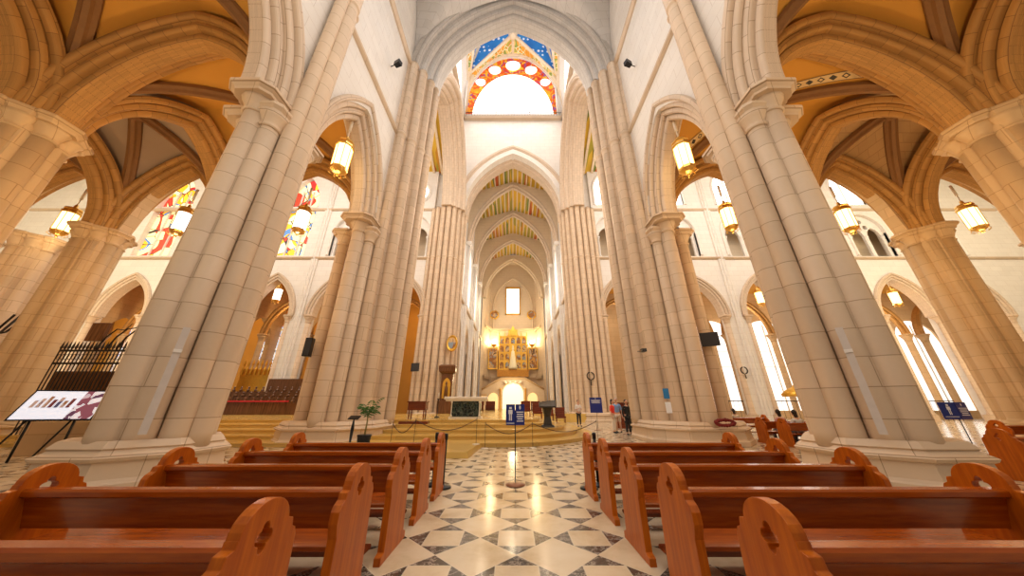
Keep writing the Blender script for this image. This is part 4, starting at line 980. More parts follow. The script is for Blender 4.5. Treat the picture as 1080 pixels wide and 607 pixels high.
for i in range(3):
    mb = MB(); mb.lathe(AXc + .95 + .12 * i, AYc - .1, [(.05, AZ + 1.24), (.02, AZ + 1.28), (.02, AZ + 1.4)], 8); tag(mb.build('candlestick', BRASS), ('small brass candlestick at the right end of the altar, %s' % ('innermost', 'middle', 'outermost')[i]), 'candlestick', 'candlesticks on the altar')
LX, LY, LZ = 1.80, 16.6, .45
t = thing('lectern', (LX, LY, LZ), 'dark bronze sculpted lectern on the right of the altar steps', 'lectern')
BRZ = plain('dark_bronze', (.06, .05, .04), .4, .8, var=.4)
mb = MB(); mb.loft([[(LX + a * sx, LY + b * sx, LZ + z) for a, b in ((-.24, -.2), (.24, -.2), (.28, 0), (.24, .2), (-.24, .2), (-.28, 0))] for z, sx in ((0, 1.3), (.08, 1.2), (.14, .8), (.5, .6), (.8, .8), (.95, 1.1))]); mb.build('pedestal', BRZ, t)
mb = MB(); mb.loft([[(LX - .42, LY - .28, LZ + .93), (LX + .42, LY - .28, LZ + .93), (LX + .5, LY + .25, LZ + 1.22), (LX - .42, LY + .25, LZ + 1.12)], [(LX - .42, LY - .28, LZ + 1.0), (LX + .42, LY - .28, LZ + 1.0), (LX + .5, LY + .25, LZ + 1.32), (LX - .42, LY + .25, LZ + 1.2)]]); mb.build('book_rest', BRZ, t)
# red altar chairs behind lectern
for k in range(4):
    x = .95 + k * .85; t = thing('altar_chair', (x, 23.4, 0), 'red upholstered low chair behind the lectern, %s' % ('leftmost', 'second from left', 'third from left', 'rightmost')[k], 'chair', 'red chairs behind the lectern')
    z0 = .75 if x < 1.5 else (.6 if x < 2.2 else (.45 if x < 2.9 else .3))
    mb = MB(); mb.box(x - .36, 23.6, z0 + .3, x + .36, 23.7, z0 + 1.05); mb.build('backrest', DWOOD, t); mb = MB(); mb.box(x - .36, 23.1, z0 + .35, x + .36, 23.6, z0 + .46); mb.build('seat', DWOOD, t)
    for ax in (-.33, .28):
        for ay in (23.12, 23.62): mb = MB(); mb.box(x + ax, ay, z0, x + ax + .05, ay + .05, z0 + .36); mb.build('leg', DWOOD, t)
# desk
DX, DYY, DZ = -5.55, 18.4, .75
t = thing('credence_table', (DX, DYY, DZ), 'reddish wooden side table on thin legs left of the altar', 'table')
mb = MB(); mb.box(DX - .5, DYY - .3, DZ + .48, DX + .5, DYY + .3, DZ + .9); mb.build('cabinet', DWOOD, t)
mb = MB(); mb.box(DX - .55, DYY - .35, DZ + .9, DX + .55, DYY + .35, DZ + .96); mb.build('table_top', DWOOD, t)
for a in (-.42, .42):
    for b in (-.22, .22): mb = MB(); mb.lathe(DX + a, DYY + b, [(.03, DZ), (.045, DZ + .2), (.03, DZ + .48)], 8); mb.build('leg', DWOOD, t)
t = thing('kneeling_bench', (-5.2, 16.7, .45), 'low dark red bench on the steps left of the altar', 'bench')
mb = MB(); mb.box(-5.9, 16.5, .6, -4.4, 16.9, .72); mb.build('seat', DWOOD, t)
for a in (-5.8, -4.6): mb = MB(); mb.box(a, 16.55, .45 if True else 0, a + .1, 16.85, .6); mb.build('leg', DWOOD, t)
# candle stand
t = thing('candle_stand', (-4.9, 20.5, .75), 'slim dark floor candlestick left of the altar', 'candlestick')
mb = MB(); mb.lathe(-4.9, 20.5, [(.18, .75), (.16, .8), (.03, .85), (.03, 1.8), (.1, 1.85), (.08, 1.9)], 12); mb.build('stand', IRON, t)
mb = MB(); mb.lathe(-4.9, 20.5, [(.035, 1.9), (.035, 2.25), (.01, 2.27)], 10); mb.build('candle', MARBLEW, t)
# plant
PX, PY = -5.55, 12.15
t = thing('potted_palm', (PX, PY, 0), 'small green palm in a dark round pot at the foot of the left crossing pier', 'plant')
mb = MB(); mb.lathe(PX, PY, [(.17, .0), (.20, .05), (.24, .42), (.26, .44), (.25, .48), (.2, .46)], 18); mb.build('pot', BLACK, t)
LEAF = plain('palm_leaf', (.05, .16, .03), .5, var=.4); STEM = plain('palm_stem', (.25, .22, .08), .6)
mb = MB(); mb.tube([(PX, PY, .4), (PX + .02, PY, .9), (PX - .01, PY, 1.25)], [.035, .028, .02], 8); mb.build('stem', STEM, t)
for k in range(11):
    a = k * 2.4; ln = .38 + .12 * random.random(); rise = .7 + .5 * random.random(); mb = MB(); b0 = Vector((PX, PY, 1.0 + .02 * k)); dirv = Vector((math.cos(a), math.sin(a), 0)); side = Vector((-math.sin(a), math.cos(a), 0)); sp = []
    for i in range(9):
        u = i / 8; sp.append(b0 + dirv * ln * u + Vector((0, 0, rise * u - .75 * u * u * .75)))
    mb.tube(sp, .006, 5)
    for i in range(1, 9):
        for sg in (-1, 1):
            l2 = .17 * math.sin(PI * (i / 9) ** .8) + .03; p = sp[i]; tip = p + side * sg * l2 + dirv * l2 * .6 - Vector((0, 0, .05)); w_ = dirv * .014
            mb.add([p - w_, p + w_, tip, p + side * sg * l2 * .5 + dirv * (l2 * .3) + Vector((0, 0, .012))], [(0, 1, 2), (0, 2, 3)])
    mb.build('frond', LEAF, t)
# dark stand next to plant
t = thing('music_stand', (-6.0, 12.05, 0), 'black slanted stand beside the potted palm', 'stand')
mb = MB(); mb.lathe(-6.0, 12.05, [(.18, 0), (.16, .03), (.03, .05), (.06, .7), (.02, 1.0)], 12); mb.build('post', BLACK, t)
mb = MB(); mb.loft([[(-6.2, 11.95, 1.0), (-5.8, 11.95, 1.0), (-5.8, 12.15, 1.1), (-6.2, 12.15, 1.1)], [(-6.2, 11.95, 1.03), (-5.8, 11.95, 1.03), (-5.8, 12.15, 1.13), (-6.2, 12.15, 1.13)]]); mb.build('tray', BLACK, t)
# tabernacle shrine + oval painting on far left pier
SX, SY = -6.5, 30.0
t = thing('shrine', (SX, SY, .75), 'dark carved wooden shrine with a gold lit image against the left far pier', 'shrine')
mb = MB(); mb.box(SX - .75, SY - .2, .75, SX + .75, SY + .5, 1.9); mb.box(SX - .55, SY, 1.9, SX + .55, SY + .5, 4.4); mb.build('cabinet', BROWNW, t)
mb = MB(); mb.loft([[(SX - a, SY - b, z), (SX + a, SY - b, z), (SX + a, SY + .5, z), (SX - a, SY + .5, z)] for a, b, z in ((.6, .1, 4.4), (.8, .3, 4.6), (.85, .35, 5.1), (.7, .2, 5.25))]); mb.build('canopy', BROWNW, t)
mb = MB(); arch_panel(mb, 'x', SY - .06, .08, SX, .38, 2.1, 3.4, .6); mb.build('gilded_image', GOLD, t)
mb = MB(); mb.lathe(SX, SY - .1, [(.2, 2.15), (.15, 3.1), (.06, 3.3), (.12, 3.45), (.02, 3.7)], 10); mb.build('statuette', BROWNW, t)
t = thing('oval_painting', (-6.95, 30.3, 8), 'oval portrait in a gilded frame hanging on the left far pier', 'painting')
mb = MB(); mb.loft([[(-6.35 + r * math.cos(2 * PI * j / 28), yy, 7.5 + r * 1.5 * math.sin(2 * PI * j / 28)) for j in range(28)] for r, yy in ((.52, 30.7), (.58, 30.35), (.52, 30.2), (.38, 30.25))]); mb.build('frame', GOLD, t)
mb = MB(); mb.loft([[(-6.35 + r * math.cos(2 * PI * j / 28), yy, 7.5 + r * 1.5 * math.sin(2 * PI * j / 28)) for j in range(28)] for r, yy in ((.38, 30.3), (.38, 30.2))]); mb.build('canvas', CANV, t)
# cross wreath on right far pier
t = thing('consecration_cross', (7.35, 30.3, 4.1), 'small round bronze wreath fixed on the right far pier', 'wall ornament')
mb = MB(); mb.tube([(7.75 + .36 * math.cos(2 * PI * j / 20), 30.22, 4.2 + .36 * math.sin(2 * PI * j / 20)) for j in range(21)], .06, 6); mb.build('ring', IRON, t)
mb = MB(); mb.tube([(7.75, 30.2, 3.3), (7.75, 30.22, 3.85)], .05, 6); mb.build('drop', IRON, t)
# consecration cross on right arch pier
t = thing('consecration_cross', (23.6, 30.8, 5), 'small round bronze wreath on the right transept wall between chapel arches', 'wall ornament')
mb = MB(); mb.tube([(23.6 + .33 * math.cos(2 * PI * j / 20), 30.7, 4.8 + .33 * math.sin(2 * PI * j / 20)) for j in range(21)], .06, 6); mb.build('ring', IRON, t)
mb = MB(); mb.tube([(23.6, 30.7, 4.0), (23.6, 30.72, 4.45)], .05, 6); mb.build('drop', IRON, t)
# speakers, screens on piers
def spk(name, x, y, z, w, d, h, rz, lab, cat='loudspeaker', br=True):
    t = thing(name, (x, y, z), lab, cat); ca, sa = math.cos(rz), math.sin(rz)
    R = lambda a, b, c: (x + a * ca - b * sa, y + a * sa + b * ca, z + c)
    mb = MB(); mb.loft([[R(a * k, b, c) for a, c in ((-w / 2, 0), (w / 2, 0), (w / 2, h), (-w / 2, h))] for b, k in ((-d / 2, 1), (d / 2, .8))]); mb.build('housing', BLACK, t)
    mb = MB(); mb.loft([[R(a, b, c) for a, c in ((-w * .44, h * .05), (w * .44, h * .05), (w * .44, h * .95), (-w * .44, h * .95))] for b in (-d / 2 - .015, -d / 2)]); mb.build('grille', plain('speaker_grille', (.03, .03, .035), .7), t)
    if br: mb = MB(); mb.tube([R(0, d / 2, h / 2), R(0, d / 2 + .45, h / 2 + .05)], .03, 6); mb.build('bracket', IRON, t)
spk('loudspeaker', -9.62, 13.78, 3.6, .3, .35, .85, .2, 'black loudspeaker fixed to the aisle side of the left crossing pier')
spk('monitor', 9.42, 13.85, 4.1, .75, .1, .65, -.5, 'flat black monitor on an arm at the right crossing pier', 'screen')
spk('camera', 5.95, 13.4, 3.75, .2, .3, .14, 0, 'small black camera on the nave side of the right crossing pier', 'camera')
spk('monitor', -9.7, 29.8, 4.6, .95, .12, .8, -.3, 'black screen hung on the outer edge of the left far pier', 'screen')
spk('spotlight', -7.1, 11.5, 20.9, .3, .4, .3, 1.2, 'small spotlight fixed high on the left nave wall', 'spotlight')
spk('spotlight', 7.1, 11.5, 20.9, .3, .4, .3, -1.2, 'small spotlight fixed high on the right nave wall', 'spotlight')
# stickers on right crossing pier
t = thing('notice', (6.35, 13.0, 2.0), 'small notice with blue upper half and white lower half on the right crossing pier', 'notice')
mb = MB(); mb.loft([[(5.9 + a * .78, 12.62 - .0 + a * -.0, z) for a in (0, .3)] + [(5.9 + a * .78, 12.60, z) for a in (.3, 0)] for z in (1.75, 2.15)]); mb.build('blue_sheet', plain('blue_paper', (.02, .2, .5), .5), t)
mb = MB(); mb.loft([[(5.9, 12.62, z), (6.13, 12.62, z), (6.13, 12.60, z), (5.9, 12.60, z)] for z in (1.2, 1.62)]); mb.build('white_sheet', WHITE, t)
for o in t.children: o.data.transform(Matrix.Translation((.35, .25, 0)))
# acrylic plaques on nearest piers
for s in (-1, 1):
    t = thing('plaque', (s * 7.4, 6.5, 1.2), 'tall pale translucent collection box strip standing on the nearest %s pier' % sd(s), 'plaque', 'pale strips on the nearest piers')
    mb = MB(); c = Vector((s * 7.27, 6.36, 0)); d = Vector((s * .72, -.69, 0)); p = Vector((-s * .69 * -1 * -1, -.72, 0)).normalized(); w_ = Vector((d.x, d.y, 0)) * .09
    nrm = Vector((-s * .76, -.65, 0)).normalized(); side = Vector((s * .65, -.76, 0)).normalized() * .06
    mb.loft([[tuple(c + side * a + nrm * b + Vector((0, 0, z))) for a, b in ((-1, 0), (1, 0), (1, .06), (-1, .06))] for z in (.97, 3.1)]); mb.build('strip', plain('pale_acrylic', (.62, .56, .52), .25), t)
    mb = MB(); mb.loft([[tuple(c + side * a + nrm * b + Vector((0, 0, z))) for a, b in ((-1.08, 0), (1.08, 0), (1.08, .08), (-1.08, .08))] for z in (2.55, 2.62)]); mb.build('clip', CERAM, t)
# red flowers on plinth
t = thing('flower_wreath', (9.0, 12.9, .7), 'dark red wreath lying on the plinth of the right crossing pier', 'wreath')
mb = MB(); REDF = plain('dark_red_petals', (.18, .01, .01), .7, var=.5, scale=20)
for j in range(22): a = 2 * PI * j / 22; mb.sphere((8.35 + .36 * math.cos(a), 12.62, .86 + .10 * math.sin(a)), .055 + .03 * random.random(), 8, 5)
mb.build('petals', REDF, t)

# ------------------------------------------------------------------ lanterns
def make_lantern(mat):
    t = thing('hanging_lantern', (0, 0, 0), '', 'lantern'); 
    mb = MB(); mb.lathe(0, 0, [(.34, -.7), (.36, .62)], 8, PI / 8); mb.build('glass', mat, t)
    for k in range(8): a = 2 * PI * k / 8 + PI / 8; mb = MB(); mb.tube([(.36 * math.cos(a), .36 * math.sin(a), -.72), (.38 * math.cos(a), .38 * math.sin(a), .66)], .018, 5); mb.build('bar', BRASS, t)
    mb = MB(); mb.lathe(0, 0, [(.38, .6), (.43, .64), (.43, .72), (.36, .86), (.40, .9), (.36, 1.0), (.1, 1.05), (.08, 1.3), (.02, 1.35)], 8, PI / 8); mb.build('crown', BRASS, t)
    mb = MB(); mb.lathe(0, 0, [(.02, -1.15), (.07, -1.1), (.05, -1.02), (.2, -.95), (.36, -.8), (.39, -.72), (.37, -.68)], 8, PI / 8)
    for k in range(8): a = 2 * PI * k / 8; mb.tube([(.3 * math.cos(a), .3 * math.sin(a), -.8), (.4 * math.cos(a), .4 * math.sin(a), -.95), (.25 * math.cos(a), .25 * math.sin(a), -1.05)], .02, 5)
    mb.build('base', BRASS, t)
    mb = MB(); mb.tube([(0, 0, 1.3), (0, 0, 1.75)], .03, 6); mb.tube([(0, 0, 1.75), (0, 0, 2.6)], .07, 8); mb.build('rod', MARBLEW, t)
    return t
lw = make_lantern(LANT); lc = make_lantern(LANTW); fw = fc = True
LAN = [(-8.3, 10.75, 12.65, 0, 'glowing yellow lantern hung in the first left nave arch'), (8.3, 10.75, 12.65, 0, 'glowing yellow lantern hung in the first right nave arch'),
       (-12.6, 14.6, 11.7, 1, 'cool white lantern before the red stained glass left of the crossing pier'), (-19.7, 14.6, 11.6, 1, 'cool white lantern before the stained glass left of the nearest left pier'),
       (12.9, 14.6, 11.9, 0, 'bright gold-topped lantern seen between the right nave pier and crossing pier'), (19.9, 14.6, 11.8, 0, 'bright gold lantern just right of the nearest right pier'),
       (27.5, 14.6, 11.9, 0, 'bright gold lantern at the right edge beyond the outer pier'), (-26.6, 14.6, 11.6, 0, 'gold lantern at the left edge beyond the outer pier'),
       (43.8, 31.4, 12.9, 0, 'small glowing lantern in the farthest right chapel arch'), (28.5, 31.6, 13.0, 0, 'small glowing lantern in the third right chapel arch'),
       (-27.3, 31.6, 13.4, 1, 'small unlit lantern in the third left chapel arch')]
for (x, y, z, kind, lab) in LAN:
    if kind == 0: o = lw if fw else copy_tree(lw); fw = False
    else: o = lc if fc else copy_tree(lc); fc = False
    place(o, (x, y, z), .2, lab, 'hanging lanterns'); o.scale = (.92,) * 3 if abs(y - 14.6) < .1 else (1, 1, 1)
# ------------------------------------------------------------------ left: info screen, grille
t = thing('information_screen', (-13, 9.6, 0), 'long tilted glowing display panel on black trestle legs at the left edge', 'screen')
A0, B0 = Vector((-14.5, 9.15, 0)), Vector((-12.8, 9.65, 0)); dv = (B0 - A0).normalized(); nv_ = Vector((dv.y, -dv.x, 0))
def SP(u, v, d=0): p = A0.lerp(B0, u); return tuple(p + nv_ * (-v * .35 + d) + Vector((0, 0, 1.12 + v * .78)))
mb = MB(); mb.loft([[SP(u, v, d) for u, v in ((-.03, -.05), (1.03, -.05), (1.03, 1.05), (-.03, 1.05))] for d in (-.08, .0)]); mb.build('frame', BLACK, t)
mb = MB(); mb.add([SP(0, 0, .012), SP(.66, 0, .012), SP(.66, 1, .012), SP(0, 1, .012)], [(0, 1, 2, 3)]); mb.build('lit_panel', glow('screen_white', (.78, .85, 1), 1.15), t)
mb = MB(); mb.add([SP(.66, 0, .012), SP(1, 0, .012), SP(1, 1, .012), SP(.66, 1, .012)], [(0, 1, 2, 3)]); mb.build('photo_panel', cells('screen_photo', [(0, (.25, .08, .12)), (.35, (.6, .5, .6)), (.6, (.12, .05, .1)), (.8, (.85, .85, .95))], 5, es=.8, lead=0), t)
for k in range(7):
    mb = MB(); u0 = .10 + k * .075; hh = .25 + .2 * ((k * 37) % 5) / 5; mb.add([SP(u0, .4, .016), SP(u0 + .05, .4, .016), SP(u0 + .05, .4 + hh, .016), SP(u0, .4 + hh, .016)], [(0, 1, 2, 3)]); mb.build('thumbnail', cells('thumb%d' % (k % 3), [(0, ((.2, .05, .05), (.1, .1, .2), (.4, .2, .1))[k % 3]), (.6, (.6, .45, .4))], 8, es=.4, lead=0), t)
for u in (.2, .75):
    mb = MB(); p = Vector(SP(u, .3, -.05)); mb.tube([tuple(p), (p.x, p.y, 0)], .03, 6); mb.tube([tuple(p - Vector((0, 0, .1))), (p.x - .55, p.y - .15, .02)], .025, 6); mb.build('trestle_leg', BLACK, t)
mb = MB(); mb.loft([[(-15.8, 10.4, z), (-12.2, 11.2, z), (-12.3, 11.5, z), (-15.9, 10.7, z)] for z in (0, 1.0)]); tag(mb.build('low_wall', STONEO), 'low stone wall behind the display screen on the left', 'wall')
t = thing('iron_grille', (-18.7, 14.2, 0), 'tall wrought iron grille between aisle piers, behind the display screen', 'grille')
mb = MB()
for z in (.2, 1.6, 3.3, 3.9): mb.box(-21.9, 14.15, z, -17.2, 14.22, z + .09)
mb.build('rails', IRON, t)
for k in range(27): mb = MB(); x = -21.9 + k * .18; mb.lathe(x, 14.18, [(.022, 0), (.022, 4.0), (.05, 4.1), (.005, 4.4)], 6); mb.build('bar', IRON, t)
mb = MB()
for k in range(26):
    x = -21.8 + k * .18; mb.tube([(x + .07 * math.cos(a), 14.18, 3.65 + .13 * math.sin(a)) for a in [2 * PI * j / 10 for j in range(11)]], .012, 4)
mb.build('scrollwork', IRON, t)
mb = MB(); mb.box(-21.8, 14.35, 0, -17.3, 14.45, 3.0); mb.build('backing_panel', BROWNW, t)
mb = MB()
for k in range(5):
    x = -20.2 + .5 * k; mb.tube([(x, 14.18, 4.0), (x + .2, 14.18, 4.6), (x + .55, 14.18, 5.0), (x + .95, 14.18, 4.95 + .12 * k), (x + 1.2, 14.18, 5.3 + .12 * k)], [.04, .035, .03, .025, .015], 5)
mb.build('crest_branches', IRON, t)
mb = MB(); mb.box(-20.9, 14.1, 4.4, -20.1, 14.25, 5.3); mb.build('crest_plate', BROWNW, t)
t = thing('iron_chandelier', (-27.6, 15.5, 5), 'dark branching iron candelabrum at the far left edge', 'candelabrum')
mb = MB()
for k in range(7):
    a = 2 * PI * k / 7; mb.tube([(-25.8, 14.0, 4.6), (-25.8 + .5 * math.cos(a), 14.0 + .5 * math.sin(a), 4.9), (-25.8 + .9 * math.cos(a), 14.0 + .9 * math.sin(a), 5.7 + .2 * (k % 3))], .05, 6)
mb.tube([(-25.8, 14.0, 0), (-25.8, 14.0, 4.8)], .08, 8); mb.build('branches', IRON, t)

# choir stalls & gilded retable in left transept
t = thing('choir_stalls', (-21, 29, 0), 'rows of dark carved choir stalls with a red band in the left transept', 'choir stalls')
for r_ in range(3):
    z = .75 + .5 * r_; y = 26.5 + 1.2 * r_
    mb = MB(); mb.box(-27, y, .75, -12.0, y + 1.1, z + .0 + .01); mb.box(-27, y, z, -12.0, y + .12, z + .95); mb.build('bench_row', BROWNW, t)
    for k in range(22): mb = MB(); x = -26.9 + k * .68; mb.lathe(x, y + .06, [(.1, z + .95), (.14, z + 1.05), (.05, z + 1.2), (.08, z + 1.3), (.01, z + 1.4)], 8); mb.build('finial', BROWNW, t)
mb = MB(); mb.box(-27, 26.35, 1.75, -19, 26.5, 1.86); mb.build('red_band', plain('red_cloth', (.55, .01, .02), .6), t)
mb = MB(); mb.box(-24, 29.9, 2.0, -12.2, 30.1, 3.9); mb.build('high_back', BROWNW, t)
t = thing('gilded_retable', (-27.3, 34, 0), 'gilded carved retable crest glowing behind the choir stalls in the left chapel', 'altarpiece')
mb = MB(); mb.box(-30.2, 33.5, 0, -24.6, 33.8, 5.2); mb.build('panel', GOLD, t)
for k in range(12): mb = MB(); x = -30 + k * .48; mb.lathe(x, 33.4, [(.12, 4.6), (.16, 5.2), (.06, 5.5), (.12, 5.8), (.01, 6.3)], 8); mb.build('finial', GOLD, t)
t = thing('organ_case', (-20, 34, 0), 'dark panelled wooden screen inside the second left chapel arch', 'screen')
mb = MB(); mb.box(-22.4, 33.2, 0, -17.6, 33.6, 6.4); mb.build('panel', BROWNW, t)
for k in range(6): mb = MB(); x = -22.2 + k * .88; mb.box(x - .06, 33.05, 0, x + .06, 33.2, 6.9); mb.build('pilaster', BROWNW, t)
# right chapels: railing, gilt canopy lamp, dark items
t = thing('chapel_railing', (27, 33, 0), 'thin dark railing across the bright right chapel openings', 'railing')
mb = MB(); mb.tube([(14, 32.6, 1.9), (46, 32.6, 1.9)], .05, 6); mb.build('top_rail', IRON, t)
mb = MB()
for k in range(65): mb.tube([(14 + .5 * k, 32.6, 0), (14 + .5 * k, 32.6, 1.9)], .02, 4)
mb.build('bars', IRON, t)['kind'] = 'stuff'
t = thing('gilt_canopy', (25.5, 27, 0), 'golden canopied lamp on a dark pole behind the right transept pews', 'lamp')
mb = MB(); mb.lathe(24.9, 27, [(.1, 0), (.04, .1), (.04, 2.2)], 8); mb.build('pole', IRON, t)
mb = MB(); mb.lathe(24.9, 27, [(1.15, 2.2), (1.2, 2.4), (.8, 2.75), (.3, 3.0), (.05, 3.3)], 12); mb.build('shade', GOLD, t)
t = thing('confessional', (8.2, 22.6, 0), 'dark wooden confessional desk right of the crossing behind the people', 'confessional')
mb = MB(); mb.box(7.3, 22.4, 0, 8.2, 23.2, 1.6); mb.box(8.4, 22.3, 0, 9.0, 23.2, 1.9); mb.build('body', DWOOD, t); mb = MB(); mb.box(7.2, 22.3, 1.6, 8.3, 23.3, 1.68); mb.build('top', DWOOD, t)

# ------------------------------------------------------------------ people
SKIN = plain('skin', (.62, .34, .22), .5, var=.06); HAIRD = plain('dark_hair', (.02, .012, .008), .6); HAIRG = plain('grey_hair', (.35, .3, .26), .6)
def skin_mesh(name, verts, edges, radii, mat, parent, sub=1, root=0):
    me = bpy.data.meshes.new(name); me.from_pydata([tuple(v) for v in verts], edges, []); o = bpy.data.objects.new(name, me); C.objects.link(o)
    m = o.modifiers.new('s', 'SKIN'); m.use_smooth_shade = True
    if not me.skin_vertices: bpy.context.view_layer.update()
    for i, r in enumerate(radii): me.skin_vertices[0].data[i].radius = (r, r) if isinstance(r, (int, float)) else r
    me.skin_vertices[0].data[root].use_root = True
    s = o.modifiers.new('u', 'SUBSURF'); s.levels = s.render_levels = sub
    dg = bpy.context.evaluated_depsgraph_get(); dg.update(); nm = bpy.data.meshes.new_from_object(o.evaluated_get(dg)); bpy.data.objects.remove(o)
    nm.materials.clear(); nm.materials.append(mat)
    for p in nm.polygons: p.use_smooth = True
    ob = bpy.data.objects.new(name, nm); C.objects.link(ob); ob.parent = parent; return ob
def person(x, y, z, rz, h, lab, shirt, trousers, hair, pose='stand', shoes=None, longsleeve=False, skirt=False, coat=False, arms=None):
    t = thing('person', (x, y, z), lab, 'person'); t.rotation_euler = (0, 0, rz); k = h / 1.75
    sit = pose == 'sit'; hz = .95 if not sit else .50
    pelvis = Vector((0, 0, hz)); sp = [pelvis, pelvis + Vector((0, .0, .18)), pelvis + Vector((0, -.01, .36)), pelvis + Vector((0, 0, .50)), pelvis + Vector((0, -.01, .58)), pelvis + Vector((0, -.02, .64))]
    V = list(sp); Rr = [(.155, .11), (.135, .10), (.165, .11), (.13, .09), .052, .055]; E = [(0, 1), (1, 2), (2, 3), (3, 4), (4, 5)]
    hips = []; legidx = []
    for sg in (-1, 1):
        if sit: pts = [Vector((sg * .09, -.06, hz - .02)), Vector((sg * .11, -.42, hz)), Vector((sg * .11, -.44, .10)), Vector((sg * .11, -.46, .05)), Vector((sg * .12, -.58, .035))]
        else:
            st = .05 * sg if pose == 'walk' else 0; pts = [Vector((sg * .09, 0, hz - .06)), Vector((sg * .10, -.015 - st, .50)), Vector((sg * .11, .02 + st * 1.5, .11)), Vector((sg * .11, .02 + st * 1.5, .05)), Vector((sg * .13, -.13 + st * 1.5, .03))]
        i0 = len(V); V += pts; Rr += [.092, .06, .042, .04, .035]; E += [(0, i0)] + [(i0 + i, i0 + i + 1) for i in range(4)]; legidx.append(i0)
    armidx = []
    for n_, sg in enumerate((-1, 1)):
        sh = pelvis + Vector((sg * .19, 0, .47))
        ar = (arms or 'down')
        if sit or ar == 'front': pts = [sh, sh + Vector((sg * .05, -.06, -.27)), sh + Vector((-sg * .07, -.26, -.29 if ar != 'front' else -.22)), sh + Vector((-sg * .12, -.32, -.28 if ar != 'front' else -.18))]
        else: pts = [sh, sh + Vector((sg * .06, .03, -.28)), sh + Vector((sg * .07, -.05, -.53)), sh + Vector((sg * .07, -.07, -.61))]
        i0 = len(V); V += pts; Rr += [.058, .042, .029, (.034, .02)]; E += [(3, i0)] + [(i0 + i, i0 + i + 1) for i in range(3)]; armidx.append(i0)
        d = (pts[3] - pts[2]).normalized(); sdv = Vector((0, 1, 0)) if abs(d.y) < .7 else Vector((1, 0, 0)); 
        for f in range(4):
            b = pts[3] + sdv * (.022 * (f - 1.5)) + d * .03; ln = (.06, .072, .068, .05)[f]; c2 = b + d * ln * .5 + Vector((-sg * .006, 0, 0)); c3 = c2 + d * ln * .45 + Vector((-sg * .016, 0, 0))
            i1 = len(V); V += [b, c2, c3]; Rr += [.010, .009, .008]; E += [(i0 + 3, i1), (i1, i1 + 1), (i1 + 1, i1 + 2)]
        i1 = len(V); b = pts[3] - sdv * .035; V += [b, b - sdv * .02 + d * .035]; Rr += [.011, .009]; E += [(i0 + 3, i1), (i1, i1 + 1)]
    V2 = [v * k for v in V]; R2 = [(r * k if isinstance(r, float) else tuple(q * k for q in r)) for r in Rr]
    o = skin_mesh('body', V2, E, R2, SKIN, t, 1)
    # head joined to the body as one mesh
    hc = (sp[5] + Vector((0, -.02, .11))) * k; mb = MB(); mb.sphere(hc, .1 * k, 14, 12, .82, .98, 1.18)
    mb.sphere(hc + Vector((0, -.098, -.01)) * k, .018 * k, 8, 6, .8, 1, 1.4)
    for sg in (-1, 1): mb.sphere(hc + Vector((sg * .084, .0, -.005)) * k, .022 * k, 8, 6, .4, .8, 1.2)
    mb.v = [tuple(v) for v in mb.v]; hm = bpy.data.meshes.new('h'); hm.from_pydata(mb.v, [], mb.f); bm = bmesh.new(); bm.from_mesh(o.data); bm.from_mesh(hm)
    for f in bm.faces: f.smooth = True
    bm.to_mesh(o.data); bm.free()
    def child(nm, mbx, mat):
        me = bpy.data.meshes.new(nm); me.from_pydata([tuple(v) for v in mbx.v], [], mbx.f); me.polygons.foreach_set('use_smooth', mbx.sm); me.materials.append(mat); c = bpy.data.objects.new(nm, me); C.objects.link(c); c.parent = t; return c
    mb = MB()
    for sg in (-1, 1): mb.sphere(hc + Vector((sg * .035, -.088, .015)) * k, .012 * k, 8, 6)
    child('eyes', mb, HAIRD)
    mb = MB(); mb.sphere(hc + Vector((0, -.088, -.055)) * k, .02 * k, 8, 6, 1.2, .5, .35); child('mouth', mb, plain('lips', (.45, .15, .12), .5))
    mb = MB(); mb.sphere(hc + Vector((0, .025, .03)) * k, .105 * k, 14, 10, .88, .95, 1.12)
    if hair[1]: mb.sphere(hc + Vector((0, .06, -.08)) * k, .09 * k, 12, 8, .95, .5, 1.5)
    child('hair', mb, hair[0])
    # clothes
    tv = [sp[0], sp[1], sp[2], sp[3]]; te = [(0, 1), (1, 2), (2, 3)]; tr = [(.17, .125), (.152, .115), (.18, .125), (.14, .10)]
    if coat: tv = [pelvis - Vector((0, 0, .45))] + tv; te = [(i, i + 1) for i in range(4)]; tr = [(.24, .2)] + tr
    L3 = len(tv) - 1
    for i0 in armidx:
        i1 = len(tv); pts = [V[i0], V[i0 + 1]] + ([V[i0 + 2]] if longsleeve else []); tv += pts; tr += [.07, .054, .04][:len(pts)]; te += [(L3, i1)] + [(i1 + i, i1 + i + 1) for i in range(len(pts) - 1)]
    skin_mesh('shirt', [v * k for v in tv], te, [(r * k if isinstance(r, float) else tuple(q * k for q in r)) for r in tr], shirt, t, 1)
    tv = [sp[0] + Vector((0, 0, .03))]; te = []; tr = [(.165, .12)]
    for i0 in legidx:
        i1 = len(tv); pts = [V[i0], V[i0 + 1]] + ([] if skirt else [V[i0 + 2]]); tv += pts; tr += [.105, .078, .062][:len(pts)]; te += [(0, i1)] + [(i1 + i, i1 + i + 1) for i in range(len(pts) - 1)]
    skin_mesh('shorts' if skirt else 'trousers', [v * k for v in tv], te, [(r * k if isinstance(r, float) else tuple(q * k for q in r)) for r in tr], trousers, t, 1)
    for i0 in legidx:
        a, b = V[i0 + 3] * k, V[i0 + 4] * k; mb = MB(); mb.sphere((a + b) / 2 + Vector((0, -.01, 0)), .05 * k, 10, 8, 1.0, 2.6, .85); child('shoe', mb, shoes or BLACK)
    return t
cl = lambda n_, c: plain(n_, c, .8, var=.08)
